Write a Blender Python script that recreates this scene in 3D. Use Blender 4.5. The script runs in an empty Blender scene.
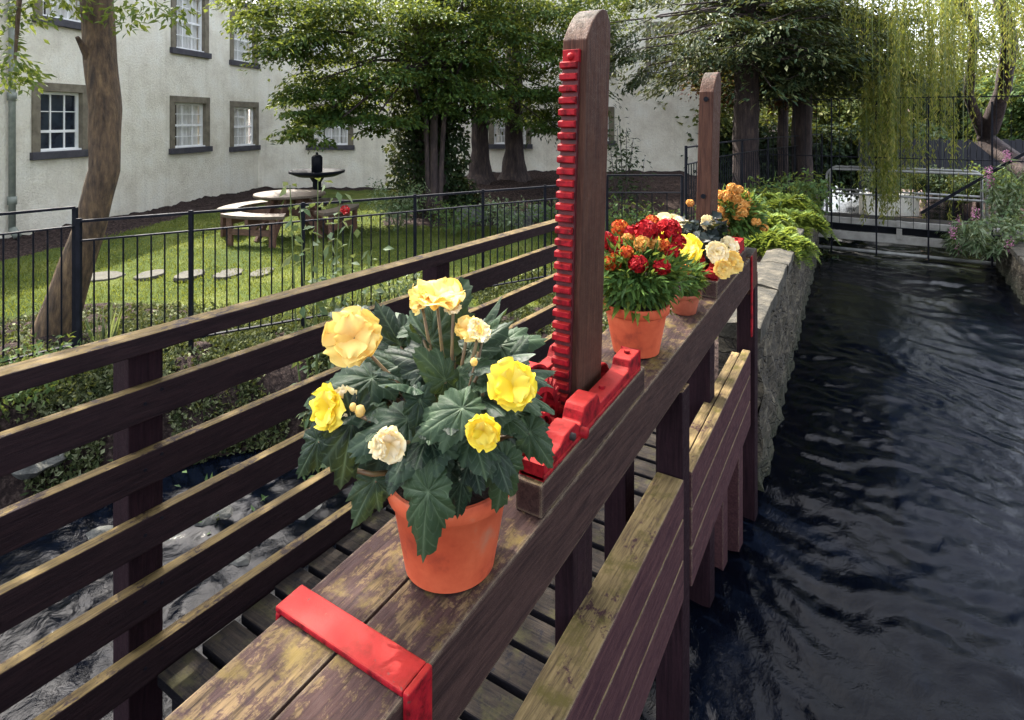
import bpy, math, random
import numpy as np
from mathutils import Vector, Matrix
random.seed(7); RNG = np.random.default_rng(11)
R_ = math.radians
SC = bpy.context.scene
COL = SC.collection
FP = 605.0; HY = 120.0
AL = math.atan((895-512)/FP)
F = Vector((-math.sin(AL), math.cos(AL), 0)); RT = Vector((math.cos(AL), math.sin(AL), 0)); U = Vector((0,0,1))
LAWN = -1.75; WAT = -2.3

def ray(px, py): return F + RT*((px-512)/FP) + U*((HY-py)/FP)
def WD(px, py, D): return ray(px, py)*D
def WZ(px, py, z):
    r = ray(px, py); return r*(z/r.z)
def WX(px, py, X):
    r = ray(px, py); return r*(X/r.x)
def smooth(a, b, t):
    t = np.clip((t-a)/(b-a), 0, 1); return t*t*(3-2*t)
def beam_z(y): return -.9 + .063*(y-.765)

# ------------------------------------------------------------------ scene / world / camera
SC.render.engine = 'CYCLES'
SC.view_settings.view_transform = 'Standard'; SC.view_settings.look = 'None'
SC.view_settings.exposure = 2.78; SC.view_settings.gamma = 1
w = bpy.data.worlds.new("World"); SC.world = w; w.use_nodes = True
nt = w.node_tree; bg = nt.nodes['Background']
sky = nt.nodes.new('ShaderNodeTexSky'); sky.sky_type = 'NISHITA'; sky.sun_disc = False
SUN_EL = R_(51)
sd = (-RT*.62 + F*.78); sd.normalize()
sky.sun_elevation = SUN_EL; sky.sun_rotation = math.atan2(sd.x, sd.y)
sky.air_density = .8; sky.dust_density = 4.5; sky.ozone_density = .3
hs = nt.nodes.new('ShaderNodeHueSaturation'); hs.inputs['Saturation'].default_value = .45
nt.links.new(sky.outputs[0], hs.inputs['Color']); nt.links.new(hs.outputs[0], bg.inputs[0]); bg.inputs[1].default_value = 0.15
sl = bpy.data.lights.new('sun', 'SUN'); sl.energy = 2.2; sl.angle = R_(.5); sl.color = (1, .93, .80)
so = bpy.data.objects.new('sun', sl); COL.objects.link(so)
to_sun = Vector((sd.x*math.cos(SUN_EL), sd.y*math.cos(SUN_EL), math.sin(SUN_EL)))
so.rotation_euler = to_sun.to_track_quat('Z', 'Y').to_euler(); so.location = (0,0,20)
cam = bpy.data.cameras.new('camera'); co = bpy.data.objects.new('camera', cam); COL.objects.link(co)
cam.sensor_width = 36; cam.lens = FP/1024*36; cam.shift_y = -(360-HY)/1024
cam.clip_start = .02; cam.clip_end = 600
co.rotation_euler = (R_(90), 0, AL); SC.camera = co

# ------------------------------------------------------------------ mesh helpers
class MB:
    def __init__(s): s.v = []; s.f = []; s.m = []
    def add(s, vs, fs):
        n = len(s.v); s.v += [tuple(p) for p in vs]; s.f += [tuple(i+n for i in f) for f in fs]; return s
    def box(s, x0, x1, y0, y1, z0, z1, zs=None):
        # zs: z offset as a function of y
        g = zs or (lambda y: 0)
        vs = [(x,y,z+g(y)) for x in (x0,x1) for y in (y0,y1) for z in (z0,z1)]
        return s.add(vs, BF)
    def obox(s, o, u, n, a, b, c):
        o = Vector(o); u = Vector(u); n = Vector(n)
        vs = [o+u*i+n*j+U*k for i in a for j in b for k in c]
        return s.add(vs, BF)
    def bar(s, p, q, wd, hg, up=None):
        p = Vector(p); q = Vector(q); d = (q-p).normalized(); up = up or (U if abs(d.z) < .9 else RT)
        a = d.cross(up).normalized(); b = a.cross(d)
        vs = [e + a*i + b*j for i in (-wd/2, wd/2) for e in (p, q) for j in (-hg/2, hg/2)]
        return s.add(vs, BF)
    def tube(s, pts, rad, n=8, cap=True):
        pts = [Vector(p) for p in pts]
        if not hasattr(rad, '__len__'): rad = [rad]*len(pts)
        k = len(s.v); a = None
        for i, p in enumerate(pts):
            d = (pts[min(i+1, len(pts)-1)] - pts[max(i-1, 0)]).normalized()
            if a is None: a = d.cross(U if abs(d.z) < .9 else Vector((1,0,0))).normalized()
            else: a = (a - d*a.dot(d)).normalized()
            b = d.cross(a)
            for j in range(n):
                t = 2*math.pi*j/n; s.v.append(tuple(p + (a*math.cos(t)+b*math.sin(t))*rad[i]))
        for i in range(len(pts)-1):
            for j in range(n):
                q = k+i*n+j; r = k+i*n+(j+1) % n; s.f.append((q, r, r+n, q+n))
        if cap:
            s.f.append(tuple(range(k+n-1, k-1, -1))); s.f.append(tuple(range(len(s.v)-n, len(s.v))))
        return s
    def lathe(s, c, prof, n=40):
        k = len(s.v); c = Vector(c)
        for r, z in prof:
            for j in range(n):
                t = 2*math.pi*j/n; s.v.append((c.x+r*math.cos(t), c.y+r*math.sin(t), c.z+z))
        for i in range(len(prof)-1):
            for j in range(n):
                q = k+i*n+j; r = k+i*n+(j+1) % n; s.f.append((q, r, r+n, q+n))
        return s
BF = [(0,1,3,2),(4,6,7,5),(0,4,5,1),(2,3,7,6),(0,2,6,4),(1,5,7,3)]

def wl(o):
    p = Vector((0,0,0))
    while o: p += o.location; o = o.parent
    return p
def tag(o, label=None, cat=None, group=None, kind=None):
    if label: o['label'] = label
    if cat: o['category'] = cat
    if group: o['group'] = group
    if kind: o['kind'] = kind
    return o
def thing(name, loc, label, cat, group=None):
    o = bpy.data.objects.new(name, None); COL.objects.link(o); o.location = loc; o.empty_display_size = .1
    return tag(o, label, cat, group)
def mk(name, v, f, mat, parent=None, bevel=0, smoothf=False, attrs=None):
    me = bpy.data.meshes.new(name); base = wl(parent)
    if isinstance(v, np.ndarray):
        v = v - np.array(base)
        me.vertices.add(len(v)); me.vertices.foreach_set('co', v.astype(np.float32).ravel())
        nf, k = f.shape
        me.loops.add(nf*k); me.loops.foreach_set('vertex_index', f.astype(np.int32).ravel())
        me.polygons.add(nf); me.polygons.foreach_set('loop_start', np.arange(0, nf*k, k, dtype=np.int32))
        me.polygons.foreach_set('loop_total', np.full(nf, k, dtype=np.int32))
        me.update(calc_edges=True)
    else:
        me.from_pydata([tuple(Vector(p)-base) for p in v], [], f)
    for nm, arr in (attrs or {}).items():
        a = me.attributes.new(nm, 'FLOAT', 'POINT'); a.data.foreach_set('value', np.asarray(arr, dtype=np.float32))
    if smoothf: me.polygons.foreach_set('use_smooth', [True]*len(me.polygons))
    me.validate()
    o = bpy.data.objects.new(name, me); COL.objects.link(o); o.parent = parent
    me.materials.append(mat)
    if bevel:
        m = o.modifiers.new('bevel', 'BEVEL'); m.width = bevel; m.segments = 2; m.limit_method = 'ANGLE'
    return o
def part(name, mb, mat, parent=None, bevel=0, smoothf=False): return mk(name, mb.v, mb.f, mat, parent, bevel, smoothf)

# ------------------------------------------------------------------ materials
def nodes(name):
    m = bpy.data.materials.new(name); m.use_nodes = True
    t = m.node_tree; return m, t, t.nodes, t.links, t.nodes['Principled BSDF']
def ramp(N, stops):
    r = N.new('ShaderNodeValToRGB'); e = r.color_ramp.elements
    while len(e) < len(stops): e.new(.5)
    for i, (p, c) in enumerate(stops): e[i].position = p; e[i].color = (*c, 1) if len(c) == 3 else c
    return r
def noise(N, L, vec, scale, detail=5, rough=.6, dist=0):
    n = N.new('ShaderNodeTexNoise'); n.inputs['Scale'].default_value = scale; n.inputs['Detail'].default_value = detail
    n.inputs['Roughness'].default_value = rough; n.inputs['Distortion'].default_value = dist
    if vec: L.new(vec, n.inputs['Vector'])
    return n
def mapped(N, L, sc):
    g = N.new('ShaderNodeNewGeometry'); m = N.new('ShaderNodeMapping'); m.inputs['Scale'].default_value = sc
    L.new(g.outputs['Position'], m.inputs[0]); return m.outputs[0]
def mixc(N, L, fac, a, b, mode='MIX'):
    m = N.new('ShaderNodeMix'); m.data_type = 'RGBA'; m.blend_type = mode
    for s, x in ((m.inputs[0], fac), (m.inputs[6], a), (m.inputs[7], b)):
        if isinstance(x, (int, float)): s.default_value = x
        elif isinstance(x, tuple): s.default_value = (*x, 1)
        else: L.new(x, s)
    return m.outputs[2]
def math_(N, L, op, a, b=0.0):
    m = N.new('ShaderNodeMath'); m.operation = op
    for s, x in ((m.inputs[0], a), (m.inputs[1], b)):
        if isinstance(x, (int, float)): s.default_value = x
        else: L.new(x, s)
    return m.outputs[0]
def bump(N, L, P, h, st, dist=.01):
    b = N.new('ShaderNodeBump'); b.inputs['Strength'].default_value = st; b.inputs['Distance'].default_value = dist
    L.new(h, b.inputs['Height']); L.new(b.outputs[0], P.inputs['Normal'])

def noisy(name, stops, scale=6, rough=.8, bst=.3, bscale=None, sc=(1,1,1), detail=6, metal=0, bdist=.01, spec=None):
    m, t, N, L, P = nodes(name)
    v = mapped(N, L, sc); n = noise(N, L, v, scale, detail); r = ramp(N, stops)
    L.new(n.outputs[0], r.inputs[0]); L.new(r.outputs[0], P.inputs['Base Color'])
    P.inputs['Roughness'].default_value = rough; P.inputs['Metallic'].default_value = metal
    if spec is not None: P.inputs['Specular IOR Level'].default_value = spec
    if bst:
        n2 = noise(N, L, v, bscale or scale*5, 6); bump(N, L, P, n2.outputs[0], bst, bdist)
    return m

def wood(name, side, side2, top, top2, sc, amount=.5, rough=.55, moss=None, edge=0):
    """stained timber: dark stain on the sides, stain worn off the weathered upper faces"""
    m, t, N, L, P = nodes(name)
    v = mapped(N, L, sc); vv = mapped(N, L, (1,1,1))
    gr = noise(N, L, v, 4, 8, .7, .4); big = noise(N, L, vv, 5, 5)
    sr = ramp(N, [(.3, side), (.62, side2)]); L.new(gr.outputs[0], sr.inputs[0])
    blot = noise(N, L, mapped(N, L, (1,.6,1)), 42, 10, .78, .3)
    tr = ramp(N, [(.36, top2), (.52, top), (.68, tuple(min(1, c*1.5) for c in top))]); L.new(gr.outputs[0], tr.inputs[0])
    # how much of the stain is gone
    s1 = math_(N, L, 'MULTIPLY', blot.outputs[0], .65); s2 = math_(N, L, 'MULTIPLY', big.outputs[0], .35)
    ss = math_(N, L, 'ADD', s1, s2)
    wr = ramp(N, [(.545-.16*amount, (0,0,0)), (.585-.16*amount, (1,1,1))]); L.new(ss, wr.inputs[0])
    g = N.new('ShaderNodeNewGeometry'); sx = N.new('ShaderNodeSeparateXYZ'); L.new(g.outputs['Normal'], sx.inputs[0])
    up = ramp(N, [(.45, (0,0,0)), (.8, (1,1,1))]); L.new(sx.outputs[2], up.inputs[0])
    fac = math_(N, L, 'MULTIPLY', wr.outputs[0], up.outputs[0])
    c = mixc(N, L, fac, sr.outputs[0], tr.outputs[0])
    # worn specks on the sides, edges chipped a little
    sp = noise(N, L, v, 9, 6, .8); spr = ramp(N, [(.66, (0,0,0)), (.74, (1,1,1))]); L.new(sp.outputs[0], spr.inputs[0])
    c = mixc(N, L, math_(N, L, 'MULTIPLY', spr.outputs[0], .28), c, tuple(min(1, x*2.1) for x in side2))
    if moss:
        mn = noise(N, L, vv, 9, 6, .7); mr = ramp(N, [(.52, (0,0,0)), (.64, (1,1,1))]); L.new(mn.outputs[0], mr.inputs[0])
        c = mixc(N, L, math_(N, L, 'MULTIPLY', math_(N, L, 'MULTIPLY', mr.outputs[0], up.outputs[0]), .8), c, moss)
    if edge:        # stain chipped off along the arrises, bare pale timber showing
        bv = N.new('ShaderNodeBevel'); bv.samples = 4; bv.inputs['Radius'].default_value = edge
        dt = N.new('ShaderNodeVectorMath'); dt.operation = 'DOT_PRODUCT'; L.new(bv.outputs[0], dt.inputs[0]); L.new(g.outputs['Normal'], dt.inputs[1])
        en = noise(N, L, vv, 38, 6, .75); x = math_(N, L, 'MULTIPLY', math_(N, L, 'SUBTRACT', 1.0, dt.outputs['Value']), math_(N, L, 'MULTIPLY', math_(N, L, 'POWER', en.outputs[0], 2.0), 4.0))
        er = ramp(N, [(.07, (0,0,0)), (.13, (1,1,1))]); L.new(x, er.inputs[0]); c = mixc(N, L, er.outputs[0], c, (.24,.19,.13))
    L.new(c, P.inputs['Base Color']); P.inputs['Roughness'].default_value = rough
    rr = ramp(N, [(.3, (rough-.12,)*3), (.7, (min(1, rough+.3),)*3)]); L.new(blot.outputs[0], rr.inputs[0]); L.new(rr.outputs[0], P.inputs['Roughness'])
    P.inputs['Specular IOR Level'].default_value = .10
    h = math_(N, L, 'ADD', gr.outputs[0], math_(N, L, 'MULTIPLY', blot.outputs[0], .5)); bump(N, L, P, h, .5, .006)
    return m
SD, SD2 = (.030,.013,.018), (.075,.032,.034)
M = {}
YS, ZS = (26, 1.6, 26), (26, 26, 1.6)
M['beam'] = wood('beam_wood', (.017,.010,.011), (.060,.034,.030), (.12,.082,.044), (.026,.018,.013), YS, .24, .62, moss=(.13,.095,.030), edge=.013)
M['board'] = wood('board_wood', (.026,.011,.018), (.080,.038,.040), (.20,.145,.070), (.09,.062,.036), YS, .80, .7, moss=(.10,.085,.022), edge=.009)
M['rail'] = wood('rail_wood', (.009,.006,.008), (.025,.014,.016), (.115,.082,.034), (.04,.027,.016), YS, .72, .6)
M['post'] = wood('post_wood', (.030,.013,.012), (.088,.042,.028), (.045,.037,.027), (.014,.011,.010), ZS, .6, .55)
M['post_dark'] = wood('upright_wood', (.007,.0035,.006), (.022,.010,.014), (.3,.2,.1), (.1,.06,.04), ZS, .6, .6)
M['deck'] = wood('deck_wood', (.004,.004,.006), (.011,.010,.013), (.026,.021,.017), (.011,.010,.011), (1.6,26,26), .8, .75, moss=(.045,.042,.020))

def red_paint(name, c=(.27,.007,.015)):
    m, t, N, L, P = nodes(name)
    v = mapped(N, L, (1,1,1)); n = noise(N, L, v, 30, 8, .7); r = ramp(N, [(.38, tuple(x*.32 for x in c)), (.52, c), (.64, (c[0]*1.2, c[1]*1.9, c[2]*1.1))])
    L.new(n.outputs[0], r.inputs[0])
    g = N.new('ShaderNodeNewGeometry'); sx = N.new('ShaderNodeSeparateXYZ'); L.new(g.outputs['Normal'], sx.inputs[0])
    up = ramp(N, [(.3, (0,0,0)), (.9, (1,1,1))]); L.new(sx.outputs[2], up.inputs[0])
    faded = mixc(N, L, .62, r.outputs[0], (.30,.020,.012))           # sun-faded upper faces
    cc = mixc(N, L, up.outputs[0], r.outputs[0], faded)
    ch = noise(N, L, v, 70, 6, .8); cr = ramp(N, [(.62, (0,0,0)), (.67, (1,1,1))]); L.new(ch.outputs[0], cr.inputs[0])
    cc = mixc(N, L, cr.outputs[0], cc, (.09,.045,.035))
    L.new(cc, P.inputs['Base Color']); P.inputs['Roughness'].default_value = .6; P.inputs['Specular IOR Level'].default_value = .14
    bump(N, L, P, n.outputs[0], .35, .003); return m
M['red'] = red_paint('red_paint'); M['red_gap_shade'] = noisy('shaded_red_iron', [(.3,(.03,.004,.006)),(.7,(.12,.008,.014))], 30, .6, .2)  # second red is darkened to paint in the shade between rack teeth
M['darkhole'] = noisy('grease_and_dark_room', [(.3,(.01,.006,.006)),(.7,(.03,.015,.012))], 20, .7)
M['iron'] = noisy('black_iron', [(.3,(.004,.005,.008)),(.7,(.011,.012,.018))], 12, .5, .2, 60, spec=.10)
M['terra'] = noisy('terracotta_plastic', [(.30,(.30,.05,.025)),(.42,(.50,.085,.035)),(.6,(.60,.12,.05)),(.74,(.50,.19,.11))], 11, .7, .2, 60, spec=.25, bdist=.002)
M['terra_old'] = noisy('terracotta_weathered', [(.35,(.27,.06,.030)),(.6,(.42,.11,.055)),(.75,(.40,.19,.13))], 16, .75, .25, 60, bdist=.002)
M['soil'] = noisy('compost', [(.3,(.012,.008,.006)),(.7,(.05,.03,.02))], 60, .95, 1, 90)
M['stem'] = noisy('stem', [(.3,(.10,.05,.03)),(.7,(.20,.14,.05))], 30, .5, 0)
M['stem_green'] = noisy('green_stem', [(.3,(.05,.08,.02)),(.7,(.14,.18,.05))], 30, .5, 0)
M['bark'] = noisy('bark', [(.3,(.030,.020,.014)),(.52,(.095,.060,.034)),(.72,(.20,.13,.065))], 4, .9, 1, 9, sc=(6,6,1.6), bdist=.03)
M['bark_dark'] = noisy('dark_bark', [(.3,(.018,.012,.014)),(.55,(.055,.038,.036)),(.75,(.11,.075,.06))], 3, .9, 1, 9, sc=(6,6,1.5), bdist=.03)
def harl():
    m, t, N, L, P = nodes('harling_white_render')
    v = mapped(N, L, (1,1,1)); n = noise(N, L, v, 2.2, 9); r = ramp(N, [(.25,(.68,.62,.50)),(.5,(.88,.83,.70)),(.72,(.94,.91,.80))]); L.new(n.outputs[0], r.inputs[0])
    st_ = noise(N, L, mapped(N, L, (5,5,.25)), 1.6, 7, .7); sr = ramp(N, [(.52,(0,0,0)),(.72,(1,1,1))]); L.new(st_.outputs[0], sr.inputs[0])
    g = noise(N, L, v, 26, 6, .75); gr = ramp(N, [(.35,(.88,.88,.88)),(.6,(1,1,1))]); L.new(g.outputs[0], gr.inputs[0])
    c = mixc(N, L, math_(N, L, 'MULTIPLY', sr.outputs[0], .25), r.outputs[0], (.42,.37,.27))
    L.new(mixc(N, L, 1.0, c, gr.outputs[0], 'MULTIPLY'), P.inputs['Base Color']); P.inputs['Roughness'].default_value = .95
    bump(N, L, P, g.outputs[0], .9, .04); return m
M['harl'] = harl()
M['sandstone'] = noisy('window_stone', [(.3,(.10,.085,.06)),(.6,(.19,.165,.12))], 7, .9, .4, 40)
M['sill'] = noisy('dark_sill', [(.3,(.028,.028,.038)),(.7,(.07,.065,.075))], 7, .8, .3, 40)
M['white'] = noisy('white_paint', [(.3,(.74,.74,.72)),(.7,(.85,.85,.83))], 9, .45, 0)
M['curtain'] = noisy('net_curtain', [(.35,(.66,.65,.62)),(.65,(.90,.89,.85))], 3, .9, 0, sc=(9,9,.4))
M['slate'] = noisy('slate', [(.3,(.04,.045,.055)),(.7,(.10,.11,.125))], 5, .6, .4, 20)
M['pipe'] = noisy('grey_green_pipe', [(.3,(.13,.15,.13)),(.7,(.23,.25,.21))], 12, .6, .2, 40)
M['stone'] = noisy('rough_stone', [(.3,(.012,.012,.009)),(.5,(.034,.030,.021)),(.7,(.08,.07,.05))], 7, .95, 1, 22, bdist=.03)
M['rock'] = noisy('garden_rock', [(.3,(.03,.032,.03)),(.55,(.10,.10,.09)),(.75,(.22,.22,.19))], 5, .95, .9, 18, bdist=.03)
M['paving'] = noisy('stepping_stone', [(.3,(.025,.025,.020)),(.7,(.065,.060,.046))], 8, .9, .4, 40)
M['teak'] = noisy('table_wood', [(.3,(.06,.027,.018)),(.7,(.14,.07,.045))], 8, .6, .3, 30, sc=(1,6,6))
M['teak_top'] = noisy('table_top_wood', [(.3,(.05,.035,.024)),(.7,(.10,.075,.052))], 8, .6, .3, 30, sc=(1,8,1))
M['concrete'] = noisy('bridge_concrete', [(.3,(.22,.21,.19)),(.7,(.42,.40,.36))], 5, .9, .3, 30)
M['steel'] = noisy('galvanised_tube', [(.3,(.22,.22,.21)),(.7,(.38,.38,.36))], 9, .55, .1, metal=.2)
M['navy'] = noisy('dark_blue_boards', [(.3,(.004,.005,.010)),(.7,(.011,.012,.020))], 3, .7, .3, sc=(8,8,.6))
M['pinkwall'] = noisy('far_pink_render', [(.3,(.42,.30,.26)),(.7,(.58,.45,.40))], 2, .95, .3)

def glass():
    m, t, N, L, P = nodes('window_glass')
    P.inputs['Base Color'].default_value = (.012,.016,.024,1); P.inputs['Roughness'].default_value = .08
    P.inputs['Alpha'].default_value = .07; return m
M['glass'] = glass()
def glass_dark():
    m, t, N, L, P = nodes('dark_window_glass')
    n = noise(N, L, mapped(N, L, (1,1,1)), 3, 3); r = ramp(N, [(.4, (.008,.012,.022)), (.7, (.03,.045,.06))]); L.new(n.outputs[0], r.inputs[0])
    L.new(r.outputs[0], P.inputs['Base Color']); P.inputs['Roughness'].default_value = .1; return m
M['glass_dark'] = glass_dark()

def leafmat(name, cols, trans=.35, rough=.5, bigscale=1.5, heart=None):
    m, t, N, L, P = nodes(name)
    g = N.new('ShaderNodeNewGeometry'); n = noise(N, L, mapped(N, L, (1,1,1)), bigscale, 3)
    x = math_(N, L, 'ADD', math_(N, L, 'MULTIPLY', g.outputs['Random Per Island'], .6), math_(N, L, 'MULTIPLY', n.outputs[0], .45))
    r = ramp(N, [((i+.35)/len(cols), c) for i, c in enumerate(cols)]); L.new(x, r.inputs[0])
    L.new(r.outputs[0], P.inputs['Base Color']); P.inputs['Roughness'].default_value = rough
    P.inputs['Specular IOR Level'].default_value = .10; col = r.outputs[0]
    if heart:
        at_ = N.new('ShaderNodeAttribute'); at_.attribute_name = 'u'; hr = ramp(N, [(.0, (1,1,1)), (.85, (0,0,0))]); L.new(at_.outputs['Fac'], hr.inputs[0]); fine = noise(N, L, mapped(N, L, (1,1,1)), 120, 4)
        col = mixc(N, L, math_(N, L, 'MULTIPLY', hr.outputs[0], math_(N, L, 'ADD', fine.outputs[0], .25)), col, heart); L.new(col, P.inputs['Base Color'])
    tr = N.new('ShaderNodeBsdfTranslucent'); L.new(mixc(N, L, .5, col, heart or (.32,.34,.04)), tr.inputs[0])
    mx = N.new('ShaderNodeMixShader'); mx.inputs[0].default_value = trans
    L.new(P.outputs[0], mx.inputs[1]); L.new(tr.outputs[0], mx.inputs[2]); L.new(mx.outputs[0], N['Material Output'].inputs[0])
    return m
M['leaf'] = leafmat('beech_leaf', [(.010,.028,.010),(.022,.055,.018),(.045,.09,.024),(.09,.14,.03)])
M['leaf_dark'] = leafmat('ivy_leaf', [(.008,.018,.010),(.018,.035,.016),(.035,.055,.02)], .12)
M['leaf_ash'] = leafmat('ash_leaf', [(.03,.06,.018),(.06,.11,.03),(.10,.16,.04)], .4)
M['conifer'] = leafmat('conifer_needles', [(.008,.020,.012),(.018,.036,.018),(.04,.06,.026),(.10,.11,.045)], .12)
M['willow'] = leafmat('willow_leaf', [(.025,.05,.014),(.08,.11,.022),(.20,.21,.045),(.32,.28,.09)], .45)
M['maple'] = leafmat('red_maple_leaf', [(.05,.014,.016),(.11,.03,.03),(.17,.06,.035)], .3)
M['fern'] = leafmat('feathery_fern', [(.04,.08,.015),(.10,.16,.028),(.19,.25,.05)], .35)
M['plant'] = leafmat('border_plant', [(.02,.05,.018),(.045,.09,.03),(.09,.14,.05)], .3)
M['pale_leaf'] = leafmat('pale_leaf', [(.04,.08,.035),(.09,.14,.07),(.20,.24,.15)], .3)
M['hedge'] = leafmat('far_foliage', [(.015,.030,.012),(.05,.075,.025),(.11,.14,.04),(.20,.20,.07)], .3, bigscale=.6)
M['mari_leaf'] = leafmat('marigold_leaf', [(.02,.05,.015),(.05,.11,.03),(.10,.18,.04)], .3, bigscale=12)
M['dark_leaf'] = leafmat('bronze_begonia_leaf', [(.006,.010,.010),(.018,.026,.026),(.04,.05,.05)], .05, .3, bigscale=12)
M['grassblade'] = leafmat('grass_blade', [(.028,.046,.010),(.055,.080,.016),(.105,.125,.032)], .35, .6, bigscale=.8)
M['debris'] = leafmat('bank_cover', [(.012,.02,.009),(.03,.045,.018),(.08,.095,.04),(.22,.24,.14)], .1, .8, bigscale=2.2)
M['petal_y'] = leafmat('yellow_petal', [(.80,.60,.03),(.85,.70,.06),(.88,.76,.16)], .35, bigscale=20, heart=(.80,.55,.02))
M['petal_p'] = leafmat('peach_petal', [(.82,.54,.10),(.85,.64,.18),(.86,.72,.28)], .35, bigscale=20, heart=(.84,.48,.12))
M['petal_w'] = leafmat('cream_petal', [(.80,.66,.36),(.84,.76,.5),(.86,.8,.62)], .35, bigscale=20, heart=(.80,.56,.12))
M['petal_r'] = leafmat('crimson_petal', [(.16,.004,.010),(.34,.008,.014),(.50,.02,.02)], .0, bigscale=60)
M['petal_o'] = leafmat('orange_petal', [(.55,.20,.04),(.70,.32,.07),(.80,.46,.16)], .1, bigscale=60)
M['petal_ro'] = leafmat('flame_petal', [(.34,.01,.008),(.52,.05,.015),(.72,.24,.04)], .05, bigscale=60)
M['petal_pink'] = leafmat('pink_petal', [(.40,.12,.25),(.55,.25,.40)], .2)

def begonia_leaf_mat():
    m, t, N, L, P = nodes('begonia_leaf')
    a = N.new('ShaderNodeAttribute'); a.attribute_name = 'vein'
    g = N.new('ShaderNodeNewGeometry'); n = noise(N, L, mapped(N, L, (1,1,1)), 45, 5)
    r = ramp(N, [(.15, (.004,.011,.008)), (.45, (.012,.029,.016)), (.8, (.034,.062,.028))]); 
    x = math_(N, L, 'ADD', math_(N, L, 'MULTIPLY', g.outputs['Random Per Island'], .6), math_(N, L, 'MULTIPLY', n.outputs[0], .4)); L.new(x, r.inputs[0])
    aq = N.new('ShaderNodeAttribute'); aq.attribute_name = 'lq'; ad = N.new('ShaderNodeAttribute'); ad.attribute_name = 'ld'
    ch = math_(N, L, 'PINGPONG', math_(N, L, 'SUBTRACT', math_(N, L, 'MULTIPLY', aq.outputs['Fac'], 5.0), math_(N, L, 'MULTIPLY', ad.outputs['Fac'], 3.2)), .5)
    cr = ramp(N, [(.0, (1,1,1)), (.12, (0,0,0))]); L.new(ch, cr.inputs[0])
    sv = math_(N, L, 'MULTIPLY', math_(N, L, 'MULTIPLY', cr.outputs[0], n.outputs[0]), .42)
    pv = math_(N, L, 'MAXIMUM', math_(N, L, 'POWER', a.outputs['Fac'], 1.5), sv)
    c = mixc(N, L, math_(N, L, 'MULTIPLY', pv, .8), r.outputs[0], (.16,.22,.13))
    L.new(c, P.inputs['Base Color']); P.inputs['Roughness'].default_value = .5
    P.inputs['Specular IOR Level'].default_value = .22
    bump(N, L, P, math_(N, L, 'SUBTRACT', n.outputs[0], math_(N, L, 'MULTIPLY', pv, .8)), .6, .004)
    tr = N.new('ShaderNodeBsdfTranslucent'); L.new(mixc(N, L, .4, c, (.2,.25,.03)), tr.inputs[0])
    mx = N.new('ShaderNodeMixShader'); mx.inputs[0].default_value = .15
    L.new(P.outputs[0], mx.inputs[1]); L.new(tr.outputs[0], mx.inputs[2]); L.new(mx.outputs[0], N['Material Output'].inputs[0])
    return m
M['begonia'] = begonia_leaf_mat()

def ground_mat():
    m, t, N, L, P = nodes('garden_ground')
    a = N.new('ShaderNodeAttribute'); a.attribute_name = 'soil'
    v = mapped(N, L, (1,1,1)); n = noise(N, L, v, 1.4, 6); n2 = noise(N, L, v, 30, 8, .75); n3 = noise(N, L, v, 9, 4)
    g = ramp(N, [(.3, (.026,.044,.009)), (.5, (.050,.070,.014)), (.7, (.09,.105,.026))]); L.new(n.outputs[0], g.inputs[0])
    gg = mixc(N, L, .5, g.outputs[0], mixc(N, L, 1.0, g.outputs[0], n2.outputs[0], 'OVERLAY'))
    s = ramp(N, [(.3, (.007,.005,.006)), (.5, (.026,.018,.017)), (.68, (.09,.065,.055))]); L.new(n2.outputs[0], s.inputs[0])
    f = math_(N, L, 'ADD', a.outputs['Fac'], math_(N, L, 'MULTIPLY', math_(N, L, 'SUBTRACT', n3.outputs[0], .5), .7))
    fr = ramp(N, [(.42, (0,0,0)), (.55, (1,1,1))]); L.new(f, fr.inputs[0])
    L.new(mixc(N, L, fr.outputs[0], gg, s.outputs[0]), P.inputs['Base Color']); P.inputs['Roughness'].default_value = .95
    P.inputs['Specular IOR Level'].default_value = .1
    bump(N, L, P, n2.outputs[0], .9, .03); return m
M['ground'] = ground_mat()
def water_mat():
    m, t, N, L, P = nodes('dark_water')
    v = mapped(N, L, (1,1,1)); w1 = noise(N, L, v, 3.2, 3, .5, .5); w2 = noise(N, L, mapped(N, L, (1,.7,1)), 13, 5, .6, 1.2); w3 = noise(N, L, v, 42, 4, .6, .8)
    big = noise(N, L, v, 1.1, 3); fl = noise(N, L, mapped(N, L, (1,.4,1)), 30, 6, .65, 1.6)
    fm = math_(N, L, 'ADD', math_(N, L, 'MULTIPLY', fl.outputs[0], .62), math_(N, L, 'MULTIPLY', big.outputs[0], .45))
    fr = ramp(N, [(.65, (0,0,0)), (.69, (.25,.25,.25)), (.75, (1,1,1))]); L.new(fm, fr.inputs[0])
    L.new(mixc(N, L, math_(N, L, 'MULTIPLY', fr.outputs[0], .6), (.0008,.0014,.0034), (.022,.030,.042)), P.inputs['Base Color'])  # pale flecks in the colour: foam, and glints painted along with it
    P.inputs['Roughness'].default_value = .05; P.inputs['IOR'].default_value = 1.33; P.inputs['Specular IOR Level'].default_value = .11
    h = math_(N, L, 'ADD', math_(N, L, 'ADD', w1.outputs[0], math_(N, L, 'MULTIPLY', w2.outputs[0], .45)), math_(N, L, 'MULTIPLY', w3.outputs[0], .12)); bump(N, L, P, h, .14, .05)
    return m
M['water'] = water_mat()
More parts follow.
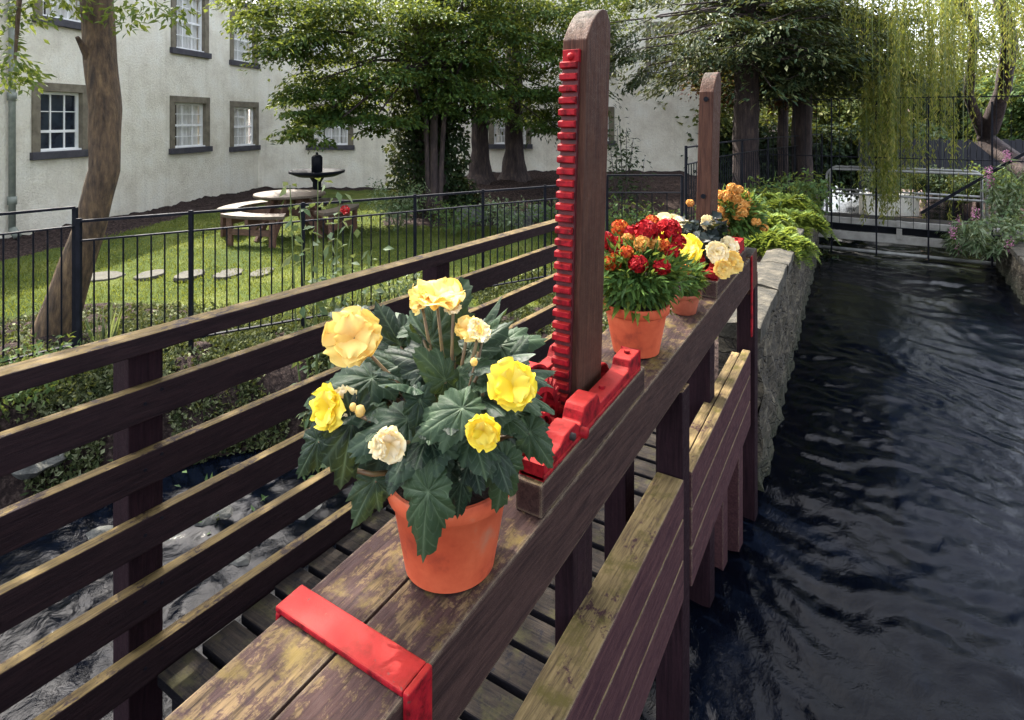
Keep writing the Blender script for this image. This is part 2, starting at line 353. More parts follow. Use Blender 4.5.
def rubble_mat():
    m, t, N, L, P = nodes('rubble_wall')
    v = mapped(N, L, (1,.62,1.3)); vo = N.new('ShaderNodeTexVoronoi'); vo.feature = 'DISTANCE_TO_EDGE'; vo.inputs['Scale'].default_value = 8
    vd = noise(N, L, v, 4, 3); mv = N.new('ShaderNodeVectorMath'); mv.operation = 'ADD'; L.new(v, mv.inputs[0])
    s = N.new('ShaderNodeVectorMath'); s.operation = 'SCALE'; s.inputs[3].default_value = .25; L.new(vd.outputs['Color'], s.inputs[0]); L.new(s.outputs[0], mv.inputs[1])
    L.new(mv.outputs[0], vo.inputs['Vector'])
    vc = N.new('ShaderNodeTexVoronoi'); vc.inputs['Scale'].default_value = 8; L.new(mv.outputs[0], vc.inputs['Vector'])
    n = noise(N, L, v, 14, 8, .75); r = ramp(N, [(.32, (.022,.020,.016)), (.5, (.09,.077,.055)), (.68, (.24,.21,.155))]); L.new(n.outputs[0], r.inputs[0])
    j = ramp(N, [(.0, (1,1,1)), (.06, (0,0,0))]); L.new(vo.outputs['Distance'], j.inputs[0])
    sc_ = N.new('ShaderNodeSeparateColor'); L.new(vc.outputs['Color'], sc_.inputs[0]); tone = ramp(N, [(0, (.35,.32,.30)), (1, (.95,.92,.85))]); L.new(sc_.outputs[0], tone.inputs[0])
    c = mixc(N, L, .8, r.outputs[0], tone.outputs[0], 'MULTIPLY')
    c = mixc(N, L, math_(N, L, 'MULTIPLY', j.outputs[0], .75), c, (.05,.042,.035))
    g = N.new('ShaderNodeNewGeometry'); sx = N.new('ShaderNodeSeparateXYZ'); L.new(g.outputs['Position'], sx.inputs[0])
    zz = math_(N, L, 'ADD', sx.outputs[2], math_(N, L, 'MULTIPLY', n.outputs[0], .5))
    wet = ramp(N, [(0, (1,1,1)), (1, (0,0,0))]); mr = N.new('ShaderNodeMapRange'); mr.inputs[1].default_value = -2.1; mr.inputs[2].default_value = -1.75; L.new(zz, mr.inputs[0]); L.new(mr.outputs[0], wet.inputs[0])
    c = mixc(N, L, math_(N, L, 'MULTIPLY', wet.outputs[0], .8), c, (.035,.045,.02))        # algae at the waterline
    L.new(c, P.inputs['Base Color']); P.inputs['Roughness'].default_value = .9
    h = math_(N, L, 'ADD', n.outputs[0], math_(N, L, 'MULTIPLY', j.outputs[0], -.9)); bump(N, L, P, h, 1, .04); return m
M['rubble'] = rubble_mat()

# ------------------------------------------------------------------ foliage helpers
def unit(a): return a/np.maximum(np.linalg.norm(a, axis=1, keepdims=True), 1e-9)
def rnd_dir(n): return unit(RNG.normal(size=(n,3)))
def leaves(P, T, Nn, Ln, Wd, fold=.25):
    """rhombic folded leaves -> verts, tris"""
    T = unit(T); Bn = unit(np.cross(T, Nn)); Nn = np.cross(Bn, T); n = len(P)
    Ln = np.broadcast_to(Ln, (n,))[:,None]; Wd = np.broadcast_to(Wd, (n,))[:,None]
    V = np.empty((n,4,3)); V[:,0] = P; V[:,2] = P+T*Ln
    V[:,1] = P+T*Ln*.45+Bn*Wd*.5+Nn*Wd*fold; V[:,3] = P+T*Ln*.45-Bn*Wd*.5+Nn*Wd*fold
    i = np.arange(n)[:,None]*4
    Fc = np.concatenate([i+np.array([[0,1,2]]), i+np.array([[0,2,3]])])
    return V.reshape(-1,3), Fc
def join(parts_):
    vs, fs, k = [], [], 0
    for v, f in parts_: vs.append(v); fs.append(f+k); k += len(v)
    return np.concatenate(vs), np.concatenate(fs)
def spray(c, rx, n, size, flat=.22, droop=.25, asp=.55, up=.8, ax=None):
    """a flattened spray of foliage round c: dense on its upper skin, thinning at the rim"""
    c = np.array(c); a = RNG.uniform(0, 2*np.pi, n); r = rx*np.sqrt(RNG.uniform(0,1,n))*(1+.25*np.sin(a*3+RNG.uniform(0,6)))*(1+.15*RNG.normal(size=n))
    P = np.stack([r*np.cos(a), r*np.sin(a), RNG.normal(size=n)*flat*rx*.5 - droop*rx*(r/rx)**2], 1)
    T = np.stack([np.cos(a), np.sin(a), -.35-droop*(r/rx)], 1) + RNG.normal(size=(n,3))*.5
    Nn = np.array([[0,0,up]]) + RNG.normal(size=(n,3))*.45
    return leaves(c+P, T, Nn, size*RNG.uniform(.6,1.3,n), size*asp*RNG.uniform(.7,1.2,n))
def blob(c, r, n, size, asp=.6, shell=.55, sq=(1,1,1)):
    c = np.array(c); d = rnd_dir(n); rr = r*(shell+(1-shell)*RNG.uniform(0,1,n)**.5)*(1+.18*np.sin(d[:,0]*5+RNG.uniform(0,6))+.15*np.sin(d[:,2]*7+RNG.uniform(0,6)))
    P = d*rr[:,None]*np.array(sq); T = d*.4+RNG.normal(size=(n,3))*.6+np.array([[0,0,-.4]])
    Nn = d+np.array([[0,0,.5]])+RNG.normal(size=(n,3))*.4
    return leaves(c+P, T, Nn, size*RNG.uniform(.6,1.3,n), size*asp*RNG.uniform(.7,1.2,n))
def fol(name, plist, mat, parent): v, f = join(plist); return mk(name, v, f, mat, parent)

LQ = []
def leaf_mb(lists, base, tip, nrm, size, width=1.0, seed=0, cup=.07, lobes=((0,1),(.62,.74),(-.66,.78),(1.30,.66),(-1.35,.70),(2.05,.56),(-2.1,.58),(2.75,.46),(-2.75,.48))):
    """one big lobed, toothed, veined begonia leaf; base = where the stalk joins"""
    V, Fc, VA = lists; rs = random.Random(seed)
    t = Vector(tip).normalized(); n = Vector(nrm); n = (n - t*n.dot(t)).normalized(); b = n.cross(t)
    NA, NRG = 84, 6; k = len(V)
    V.append(tuple(base)); VA.append(1.0); LQ.append((0., 0.))
    lob = [(a+rs.uniform(-.14,.14), l*rs.uniform(.78,1.12)) for a, l in lobes]; lob[0] = (0, 1.0)
    ph = rs.uniform(0, 6)
    for ir in range(1, NRG+1):
        for ia in range(NA):
            a = -math.pi + 2*math.pi*ia/NA
            rad = .40; vein = 0; dmin = 9
            for la, ll in lob:
                da = abs((a-la+math.pi) % (2*math.pi)-math.pi)
                rad = max(rad, ll*max(0, 1-da/.80)**.50*.97+.03) if da < .80 else rad
                dmin = min(dmin, da); vein = max(vein, max(0, 1-da/(.08)) if da < .08 else 0)
            rad *= 1+(.028*(-1)**ia + .035*math.sin(a*17+ph) + .03*math.sin(a*29+2*ph))*(ir/NRG)**3
            q = ir/NRG; r = size*.62*rad*q
            x = r*math.cos(a)*1.18; y = r*math.sin(a)*width
            z = -size*cup*q*q*(1+.35*math.sin(a*2+ph)) - size*.13*max(0, math.cos(a))*q*q + size*.055*min(1, dmin/.28)*q*(1-.4*q) + size*.03*math.sin(a*3+ph)*q*q + size*.022*math.sin(a*9+ph*2)*q**3 - size*.012*vein*(1-q)
            V.append(tuple(Vector(base)+t*x+b*y+n*z)); VA.append(vein*(1-.55*q)); LQ.append((r/(size*.62), dmin))
    for ia in range(NA): Fc.append((k, k+1+ia, k+1+(ia+1) % NA))
    for ir in range(NRG-1):
        for ia in range(NA):
            p = k+1+ir*NA+ia; q = k+1+ir*NA+(ia+1) % NA; Fc.append((p, p+NA, q+NA, q))

def petals_flower(c, facing, size, n=9, seed=0, ruff=.12, layers=2, cupf=.38):
    mb = MB(); mb.u = []; rs = random.Random(seed); fz = Vector(facing).normalized(); ax = fz.cross(Vector((.3,.5,.8))).normalized(); ay = fz.cross(ax)
    c = Vector(c)
    for L_ in range(layers):
        m = n if L_ == 0 else max(4, n-3); sc = size*(1-.3*L_); lift = cupf+.45*L_
        for i in range(m):
            a0 = 2*math.pi*(i+.5*L_)/m+rs.uniform(-.2,.2); d = ax*math.cos(a0)+ay*math.sin(a0); s = fz.cross(d)
            ln = sc*.5*rs.uniform(.85,1.12); wd = ln*rs.uniform(1.15,1.6); k = len(mb.v); NU, NV = 8, 11; lf = lift*rs.uniform(.6,1.3); ph = rs.uniform(0,6)
            for iu in range(NU):
                u = iu/(NU-1); wv = wd*math.sin(math.pi*(.12+.78*u)**1.0)**.6*(.35+.65*min(1, u*1.8))*.55
                for iv in range(NV):
                    q = -1+2*iv/(NV-1)
                    p = c+d*(ln*u*(1-.12*q*q+.06*u*math.sin(q*8+ph))*math.cos(lf*.7*(1-u*.5)))+s*(wv*q)+fz*(ln*lf*(u-.55*u*u)+.12*ln*q*q*u+ruff*ln*u*u*math.sin(q*5+ph)*.8)
                    mb.v.append(tuple(p)); mb.u.append(u)
            for iu in range(NU-1):
                for iv in range(NV-1):
                    p = k+iu*NV+iv; mb.f.append((p, p+1, p+NV+1, p+NV))
    return mb
def pompon(c, r, up, seed=0, n=150):
    """marigold head: tight shells of short ruffled petals on a domed centre"""
    rs = np.random.default_rng(seed); upv = np.array(Vector(up).normalized()); out = []
    for lay in (.62, .82, 1.0):
        m = int(n*lay*.6); d = unit(rs.normal(size=(m,3))+upv*.55); d = d-np.minimum(0, d@upv+.25)[:,None]*upv; d = unit(d)
        P = np.array(c)+d*(r*lay*.72)*np.array([1,1,.9]); tang = unit(np.cross(d, rs.normal(size=(m,3))))
        out.append(leaves(P-tang*r*.16, tang+d*(.55), d, r*.42*rs.uniform(.8,1.15,m), r*.44*rs.uniform(.8,1.2,m), .25))
    core = []
    return join(out)
def tree_trunk(pts, rad, mat, parent, name='trunk', n=14, wob=.12):
    """bark-rough trunk through pts"""
    P = [Vector(p) for p in pts]; Q = []; Rr = []
    for i in range(len(P)-1):
        for k in range(5):
            t = k/5; Q.append(P[i].lerp(P[i+1], t)); Rr.append(rad[i]*(1-t)+rad[i+1]*t)
    Q.append(P[-1]); Rr.append(rad[-1])
    mb = MB(); mb.tube(Q, Rr, n); mbv = []
    for i, v in enumerate(mb.v):
        c = Q[min(i//n, len(Q)-1)]; d = Vector(v)-c
        s = 1+wob*(.6*math.sin((i % n)*2.3+c.z*3)+.5*math.sin(c.z*11+(i % n)*1.1)); mbv.append(tuple(c+d*s))
    mb.v = mbv; return part(name, mb, mat, parent, smoothf=True)

# ================================================================== GROUND, WATER
FP0 = np.array([-4.90, 1.99]); FN = np.array([.909, -.417])
def xl(y): return -.72-.056*(y-4)
XR = 1.36
bed_c = [WD(585, 120, 13.5)]
def gheight(x, y):
    x = np.asarray(x, float); y = np.asarray(y, float)
    s = (x-FP0[0])*FN[0]+(y-FP0[1])*FN[1]; wdt = 1.0+.35*np.maximum(0, y-2)
    bank = -1.78-1.0*smooth(.15, .15+wdt, s)
    t = smooth(3.75, 4.6, y)
    z = bank*(1-t)+LAWN*t
    lat = x*RT.x+y*RT.y; D = x*F.x+y*F.y
    bed = smooth(10.6, 13.2, D)*smooth(-1.9, -.8, lat)*smooth(5.5, 4.2, lat)
    z = z+.42*bed
    ch = smooth(xl(y)-.22, xl(y)-.05, x)*smooth(3.7, 3.95, y)
    chn = np.maximum(ch, smooth(3.95, 3.7, y)*smooth(-.9, -.4, x))
    z = z*(1-chn)+(-3.0)*chn
    rb = smooth(XR+.05, XR+.2, x)
    return z*(1-rb)+(-1.78)*rb
B0 = WD(258, 188, 15.6); BV = (F+RT*((601-512)/FP)); BV = Vector((BV.x, BV.y, 0)).normalized()   # left wing runs along BV
def soilmask(x, y):
    x = np.asarray(x, float); y = np.asarray(y, float)
    s = (x-FP0[0])*FN[0]+(y-FP0[1])*FN[1]
    m = smooth(-.25, .1, s)*smooth(4.9, 4.2, y)
    lat = x*RT.x+y*RT.y; D = x*F.x+y*F.y
    m = np.maximum(m, smooth(9.3, 10.6, D)*smooth(-2.6, -1.9, lat))
    nB = Vector((BV.y, -BV.x, 0)); dist = (x-B0.x)*nB.x+(y-B0.y)*nB.y
    m = np.maximum(m, smooth(1.5, 1.15, np.abs(dist)))
    c = WD(60, 335, 4.9); m = np.maximum(m, smooth(1.3, .7, np.hypot(x-c.x, y-c.y)))
    c = WD(150, 335, 4.6); m = np.maximum(m, smooth(1.0, .5, np.hypot(x-c.x, y-c.y)))
    m = np.maximum(m, smooth(14.9, 15.3, D)*.8)
    m = np.maximum(m, smooth(4.1, 4.4, y)*smooth(-3.2, -2.4, x))
    return m
def axis(lo, hi, st, far): 
    a = list(np.arange(lo, hi, st)); o = [hi]; d = st
    while o[-1] < far: d *= 1.5; o.append(o[-1]+d)
    q = [lo]; d = st
    while q[-1] > -far: d *= 1.5; q.append(q[-1]-d)
    return np.array(sorted(set(np.round(q+a+o, 4))))
gx, gy = axis(-13, 3.2, .09, 220), axis(-1.5, 16, .12, 220)
X, Y = np.meshgrid(gx, gy, indexing='ij'); Z = gheight(X, Y)
Z = Z + .02*np.sin(X*3.1+Y*1.7)*np.sin(Y*2.3)
rough_ = soilmask(X, Y); Z = Z + rough_*.045*np.sin(X*13+np.sin(Y*9)*2)*np.sin(Y*15+X*3)
V = np.stack([X, Y, Z], -1).reshape(-1,3); ny = len(gy)
i, j = np.meshgrid(np.arange(len(gx)-1), np.arange(ny-1), indexing='ij'); q = (i*ny+j).ravel()
tag(mk('ground', V, np.stack([q, q+ny, q+ny+1, q+1], 1), M['ground'], smoothf=True, attrs={'soil': rough_.ravel()}), kind='structure')

wx, wy = np.concatenate([np.arange(-7, -3.5, .1), np.arange(-3.5, 1.55, .03)]), np.concatenate([np.arange(-2.5, 7, .03), np.arange(7, 13, .08), np.arange(13, 34, .5)])
X, Y = np.meshgrid(wx, wy, indexing='ij'); ZZ = np.full_like(X, WAT)
Xw = X+.10*np.sin(Y*2.7+X)+.05*np.sin(Y*6.1-X*4); Yw = Y+.12*np.sin(X*3.3+Y*.7)+.05*np.sin(X*7.3+Y*5)
for lam, amp, m in ((1.3,.006,4),(.55,.0042,6),(.26,.0034,9),(.13,.0021,11)):
    for k in range(m):
        a = RNG.normal()*.75+1.1; ph = RNG.uniform(0, 6.28); kk = 2*np.pi/(lam*RNG.uniform(.75,1.3)); arg = (Xw*np.cos(a)+Yw*np.sin(a))*kk+ph
        ZZ = ZZ+amp*RNG.uniform(.4,1)*np.sin(arg+.5*np.sin(arg))*(.6+.5*np.sin(X*1.7+Y*1.1+k))
V = np.stack([X, Y, ZZ], -1).reshape(-1,3); ny = len(wy)
i, j = np.meshgrid(np.arange(len(wx)-1), np.arange(ny-1), indexing='ij'); q = (i*ny+j).ravel()
tag(mk('water', V, np.stack([q, q+ny, q+ny+1, q+1], 1), M['water'], smoothf=True), kind='structure')

# grass (stuff)
n = 90000
lat = RNG.uniform(-1, 1, n); D = 3.6+RNG.uniform(0,1,n)**1.3*9; lat = D*RNG.uniform(-.9, .3, n)
x = F.x*D+RT.x*lat; y = F.y*D+RT.y*lat
keep = (soilmask(x, y) < .45) & (gheight(x, y) > -1.82) & (x < -1.4); x, y = x[keep], y[keep]; n = len(x)
P = np.stack([x, y, gheight(x, y)], 1); T = np.array([[0,0,1.]])+RNG.normal(size=(n,3))*.45
tag(mk('grass', *leaves(P, T, RNG.normal(size=(n,3)), RNG.uniform(.02,.055,n), RNG.uniform(.006,.012,n)), M['grassblade']), 'short mown green grass blades covering the lawn', 'grass', kind='stuff')
# bank cover (stuff)
n = 110000
y = RNG.uniform(.2, 5.5, n); s = RNG.uniform(-.25, 1, n)**1.0*(1.0+.35*np.maximum(0, y-2)); tt = (y-FP0[1]-(-FN[1])*0)
L0 = np.array([.417,.909]); al = RNG.uniform(-2.2, 5.2, n)
x = FP0[0]+L0[0]*al+FN[0]*s; y = FP0[1]+L0[1]*al+FN[1]*s
keep = (np.sin(x*5+1.3*np.sin(y*4))*np.sin(y*6+x)+.5*np.sin(x*17)*np.sin(y*15) > -.45) & (gheight(x, y) > WAT-.02); x, y = x[keep], y[keep]; n = len(x)
for qx, qy, m in ((50,335,4200),(150,332,3600),(100,335,3000)):
    c = WD(qx, qy, 4.75); a = RNG.uniform(0,6.28,m); r = 1.05*np.sqrt(RNG.uniform(0,1,m)); x = np.append(x, c.x+r*np.cos(a)); y = np.append(y, c.y+r*np.sin(a))
n = len(x)
P = np.stack([x, y, gheight(x, y)+.01], 1); T = rnd_dir(n)+np.array([[0,0,.5]])
tag(mk('ground_cover', *leaves(P, T, RNG.normal(size=(n,3))+np.array([[0,0,1.5]]), RNG.uniform(.02,.055,n), RNG.uniform(.014,.034,n)), M['debris']), 'low mossy ground cover and leaf litter on the stream bank', 'ground cover', kind='stuff')

# ================================================================== SLUICE FRAME (beam, uprights, boards)
sl_ = thing('sluice_frame', (-.8, 0, -2.4), 'long weathered sluice frame whose stained beam carries the flower pots, plank boards below', 'sluice frame')
bz = beam_z
XM = -.806
def bm(x0, x1, y0, y1, h0, h1): return MB().box(x0, x1, y0, y1, h0, h1, zs=bz)
part('timber', bm(-.65-.150, -.65, -.9, 3.40, -.165, 0), M['beam'], sl_, .006)
part('timber', bm(-.95, -.806, -.9, 3.40, -.168, -.002), M['beam'], sl_, .006)
part('end_block', bm(-.955, -.652, 3.404, 3.60, -.20, .004), M['post'], sl_, .006)
part('end_strap', bm(-.649, -.641, 3.395, 3.425, -.42, .008), M['red'], sl_, .003)
st = MB().box(-.962, -.650, .706, .765, .0, .011, zs=bz).box(-.6495, -.637, .706, .765, -.24, .011, zs=bz).box(-.962, -.951, .706, .765, -.03, -.001, zs=bz)
part('iron_strap', st, M['red'], sl_, .003)
def XB(y): return -.598-.0408*(y-1.202)          # right face of the boards
def board(y0, y1, z0, z1, th=.09):
    x0, x1 = XB(y0), XB(y1)
    vs = [(x0-th,y0,z0),(x0-th,y0,z1),(x1-th,y1,z0),(x1-th,y1,z1),(x0,y0,z0),(x0,y0,z1),(x1,y1,z0),(x1,y1,z1)]
    return MB().add(vs, BF)
for (y0, y1, th) in ((-.4, 2.155, .10), (2.275, 3.66, .045)):
    for k, (a, b) in enumerate(((-1.455,-1.32), (-1.602,-1.46), (-1.75,-1.607))):
        up_ = .035 if y0 < 0 else 0
        part('gate_board', board(y0, y1, a+up_, b+up_, th), M['board'], sl_, .005)
part('gate_board', MB().add([(p[0]-.052,p[1],p[2]-.006) for p in board(2.275,3.62,-1.46,-1.325,.045).v], BF), M['board'], sl_, .005)
for (y, x1, w_) in ((1.41,-.705,.12), (2.165,-.645,.09), (2.9,-.735,.09), (3.68,-.68,.09)):
    part('upright', MB().box(x1-(.055 if y < 2 else .10), x1, y, y+w_, -2.75, bz(y)-.169), M['post_dark'], sl_, .004)
for (y, x1) in ((2.165,-.86), (3.2,-.86)):
    part('upright', MB().box(x1-.09, x1, y, y+.09, -2.75, bz(y)-.169), M['post_dark'], sl_, .004)
mbp = MB(); 
for (y, dz) in ((2.6,0),(3.05,.0),(3.45,0)): mbp.box(-.84, -.76, y, y+.10, -2.8, -1.72)
part('pile', MB().box(-.80,-.70, 3.36, 3.46, -2.8, -1.76), M['board'], sl_, .004)
part('pile', MB().box(-.84,-.74, 3.18, 3.28, -2.8, -1.76), M['board'], sl_, .004)

# walkway deck
wk = thing('walkway', (-1.4, 1.1, -1.9), 'grey plank walkway floor between the slatted fence and the pot-laden beam', 'walkway')
mbd = MB(); k = 0; y = 1.10
while y < 4.05:
    dz = random.uniform(-.004,.004); mbd.box(-2.13+random.uniform(-.01,.01), -.97+random.uniform(-.01,.01), y, y+.130, -1.94+dz, -1.90+dz); y += .155
part('deck_boards', mbd, M['deck'], wk, .006)
part('bearer', MB().box(-2.10, -2.02, 1.13, 4.05, -2.06, -1.945), M['deck'], wk, .004)
part('bearer', MB().box(-1.10, -1.02, 1.13, 4.05, -2.06, -1.945), M['deck'], wk, .004)

# slatted timber fence
sf = thing('slatted_fence', (-2.2, 0, -1.95), 'dark stained timber fence of six horizontal slats running along the walkway', 'fence')
FS = lambda y: -.725-.0115*(y-.676)
for k, (zt, h) in enumerate(((0,.062), (-.180,.115), (-.405,.115), (-.627,.115), (-.853,.115), (-1.08,.115))):
    if k == 0: mb = MB().box(-2.225, -2.140, -.8, 4.62, zt-h, zt, zs=FS)
    else: mb = MB().box(-2.198, -2.152, -.8, 4.60, zt-h, zt, zs=FS)
    part('slat', mb, M['rail'], sf, .004)
for y in (-.62, 1.04, 2.68, 4.32):
    part('post', MB().box(-2.31, -2.2, y, y+.115, -2.7, FS(y)-.075), M['post_dark'], sf, .004)

for y in (1.04, 2.68, 4.32):
    for k, zt in enumerate((-.235,-.46,-.682,-.908,-1.135)):
        for yy in (.03, .085): part('screw', MB().tube([(-2.156, y+yy, FS(y)+zt+.03*(yy > .05)), (-2.1500, y+yy, FS(y)+zt+.03*(yy > .05))], .006, 8), M['iron'], sf)

# ================================================================== LIFTING POSTS AND WINDING GEAR
def lift_post(y0, xr, w_, dp, ztop, rack, label):
    zb = bz(y0)-.3
    lean = .028
    root = thing('lifting_post', (xr-w_/2, y0+dp/2, bz(y0)), label, 'lifting post', 'sluice lifting posts')
    mb = MB(); n = 14; prof = []
    h = .10
    for i in range(n+1):
        t = i/n; yy = y0+dp*t
        prof.append((yy, ztop - h*abs(2*max(0, .72-t)/1.44)**2.0 - .05*max(0, (t-.78)/.22)**1.5))
    for x in (xr-w_, xr):
        mb.v += [(x, y0, zb), (x, y0+dp, zb)] + [(x, yy, zz) for yy, zz in reversed(prof)]
    m = n+3; mb.f.append(tuple(range(m-1, -1, -1))); mb.f.append(tuple(range(m, 2*m)))
    for i in range(m): mb.f.append((i, (i+1) % m, (i+1) % m+m, i+m))
    def ln(v): return (v[0]+RT.x*lean*(v[2]+.85), v[1]+RT.y*lean*(v[2]+.85), v[2])
    mb.v = [ln(v) for v in mb.v]
    part('post', mb, M['post'], root, .004)
    if rack:
        a, b = xr-w_+.009, xr-.018
        zt = ztop-h-.028; pl = MB().box(a, b, y0-.012, y0+.002, bz(y0)-.05, zt-.035); pl.v = [ln(v) for v in pl.v]; part('rack_plate', pl, M['red_gap_shade'], root)  # plate colour carries the shade of the tooth gaps
        rk = MB().box(a-.001, b+.001, y0-.0135, y0+.001, zt-.036, zt)
        z = zt-.042
        while z > bz(y0)-.02:
            k = len(rk.v)
            for x in (a-.004, b-.002):
                rk.v += [(x, y0-.0125, z-.0125), (x, y0-.026, z-.009), (x, y0-.026, z+.006), (x, y0-.0125, z+.0095)]
            rk.f += [tuple(k+i for i in f) for f in ((3,2,1,0),(4,5,6,7),(0,1,5,4),(1,2,6,5),(2,3,7,6),(3,0,4,7))]
            z -= .033
        rk.v = [ln(v) for v in rk.v]; rr = part('toothed_rack', rk, M['red'], root, .0015)
        bt = MB(); c = Vector(ln(((a+b)/2, y0-.012, zt-.020)))
        for r1, yy in ((.011, 0), (.011, -.004), (.008, -.009), (.003, -.012)):
            for i in range(12): bt.v.append((c.x+r1*math.cos(i*math.pi/6), c.y+yy, c.z+r1*math.sin(i*math.pi/6)))
        for q in range(3):
            for i in range(12): bt.f.append((q*12+i, q*12+(i+1) % 12, q*12+12+(i+1) % 12, q*12+12+i))
        bt.f.append(tuple(range(36, 48))); part('bolt', bt, M['red'], root, smoothf=True)
    else:
        for zz in (ztop-.135, ztop-.60):
            c = ln((xr-w_/2, y0, zz)); part('bolt', MB().tube([(c[0], c[1]+.01, c[2]), (c[0], c[1]-.006, c[2])], .012, 10), M['iron'], root)
    return root
lift_post(1.511, -.746, .076, .165, .325, True, 'tall round-topped brown post with a red toothed iron rack on its face')
lift_post(2.93, -.752, .068, .145, .235, False, 'shorter plain brown post with two bolts, rising behind the red marigold pot')

def arc_shell(x0, x1, cy, cz, r0, r1, a0, a1, n=18):
    mb = MB()
    for i in range(n+1):
        a = a0+(a1-a0)*i/n
        for x in (x0, x1):
            for r in (r0, r1): mb.v.append((x, cy+r*math.cos(a), cz+r*math.sin(a)))
    for i in range(n):
        k = i*4
        for (a, b) in ((0,1),(1,3),(3,2),(2,0)): mb.f.append((k+a, k+b, k+4+b, k+4+a))
    mb.f.append((0,2,3,1)); k = n*4; mb.f.append((k, k+1, k+3, k+2)); return mb
def gearwheel(x0, x1, cy, cz, r, nt_):
    mb = MB(); prof = []
    for i in range(nt_*4):
        rr = r if i % 4 in (0, 1) else r*.84; a = 2*math.pi*i/(nt_*4); prof.append((rr, a))
    m = len(prof)
    for x in (x0, x1):
        mb.v += [(x, cy+rr*math.cos(a), cz+rr*math.sin(a)) for rr, a in prof]
    for x in (x0, x1):
        mb.v += [(x, cy+r*.66*math.cos(a), cz+r*.66*math.sin(a)) for rr, a in prof]
    for i in range(m):
        j = (i+1) % m
        mb.f.append((i, j, m+j, m+i)); mb.f.append((2*m+i, 3*m+i, 3*m+j, 2*m+j))
        mb.f.append((i, 2*m+i, 2*m+j, j)); mb.f.append((m+i, m+j, 3*m+j, 3*m+i))
    for k in range(6):
        a = k*math.pi/3; mb.bar((x0*.5+x1*.5, cy, cz), (x0*.5+x1*.5, cy+r*.7*math.cos(a), cz+r*.7*math.sin(a)), abs(x1-x0)*.6, .012, up=Vector((1,0,0)))
    return mb
def winding_gear(ys, ye, label):
    root = thing('winding_gear', (-.77, ys, bz(ys)), label, 'winding gear', 'sluice winding gears')
    S = lambda y: bz(y)
    part('sill', MB().box(-.722, -.653, ys, ye, .001, .073, zs=S), M['beam'], root, .004)
    part('sill', MB().box(-.945, -.885, ys+.02, ye, .001, .06, zs=S), M['beam'], root, .004)
    L_ = ye-ys
    # bearing rail: swept profile along y with humps at the bearings
    def rail(x0, x1, zb, humps, a=.03, b=.04):
        mb = MB(); N_ = 60; 
        for i in range(N_+1):
            y = ys+a+(L_-a-b)*i/N_; t = (y-ys)/L_; h = .030
            for hc, hh, hw in humps: h += hh*max(0, min(1, (hw-abs(t-hc))/(.25*hw)))
            z0 = S(y)+zb
            mb.v += [(x0, y, z0), (x0, y, z0+h), (x1, y, z0+h), (x1, y, z0)]
        for i in range(N_):
            k = i*4
            for p, q in ((0,1),(1,2),(2,3),(3,0)): mb.f.append((k+p, k+4+p, k+4+q, k+q))
        mb.f.append((3,2,1,0)); k = N_*4; mb.f.append((k,k+1,k+2,k+3)); return mb
    part('side_frame', rail(-.716, -.660, .075, ((.24,.016,.07),(.42,.034,.085),(.90,.026,.075)), .015, .03), M['red'], root, .004)
    fl = MB().box(-.719, -.656, ys+.015, ye-.03, .0735, .083, zs=S); part('flange', fl, M['red'], root, .002)
    part('side_frame', rail(-.935, -.893, .062, ((.24,.016,.07),(.42,.034,.085),(.90,.026,.075)), .03, .03), M['red'], root, .004)
    cy = ys+.30*L_+.02; cz = S(cy)+.085
    part('gear_wheel', gearwheel(-.800, -.772, cy, cz, .104, 26), M['red'], root)
    part('pinion', gearwheel(-.765, -.735, ys+.24*L_, S(cy)+.10, .042, 11), M['red'], root)
    part('guard', arc_shell(-.885, -.803, cy, cz, .122, .131, R_(20), R_(190)).add(*(lambda g: (g.v, g.f))(arc_shell(-.887, -.880, cy, cz, .085, .131, R_(20), R_(190)))), M['red'], root, .002)
    part('guard', arc_shell(-.820, -.745, ye-.115, S(ye-.11)+.05, .050, .058, R_(-10), R_(200)), M['red'], root, .002)
    part('spindle', MB().tube([(-.95, cy, cz), (-.645, cy, cz)], .013, 14), M['red'], root, smoothf=True)
    part('spindle', MB().tube([(-.95, ys+.24*L_, S(cy)+.10), (-.650, ys+.24*L_, S(cy)+.10)], .009, 14), M['darkhole'], root, smoothf=True)
    for yy, xx in ((ys+.06, -.688), (ys+.62*L_, -.688), (ye-.06, -.688)):
        zz = S(yy)+ (.105 if yy < ye-.1 else .131)
        part('bolt', MB().tube([(xx, yy, zz-.01), (xx, yy, zz+.008)], .009, 6), M['red'], root)
winding_gear(1.153, 1.80, 'red cast iron winding gear on its timber sill at the foot of the rack post')
winding_gear(2.70, 3.30, 'smaller-looking red winding gear half hidden by the dark-leaved begonia near the beam end')

# ================================================================== POTS
def pot_mesh(c, rt, rb, h, old=False, parent=None):
    pr = [(0,0), (rb*.9,0), (rb,.004), (rb+(rt-rb)*.8, h*.80), (rt*1.0, h*.82), (rt*1.035, h*.84), (rt*1.05, h*.975), (rt*1.03, h), (rt*.97, h), (rt*.94, h*.96), (rt*.90, h*.86)]
    o = part('pot', MB().lathe(c, pr, 56), M['terra_old'] if old else M['terra'], parent, smoothf=True)
    o.modifiers.new('edge', 'EDGE_SPLIT').split_angle = R_(50)
    part('soil', MB().lathe(c, [(rt*.93, h*.88), (rt*.5, h*.91), (0.0, h*.92)], 30), M['soil'], parent, smoothf=True)
def on_beam(px, py_guess, X): 
    # point on the beam top seen at px for given X
    r = ray(px, 300); D = X/r.x; y = D*r.y; return Vector((X, y, bz(y)-.002))

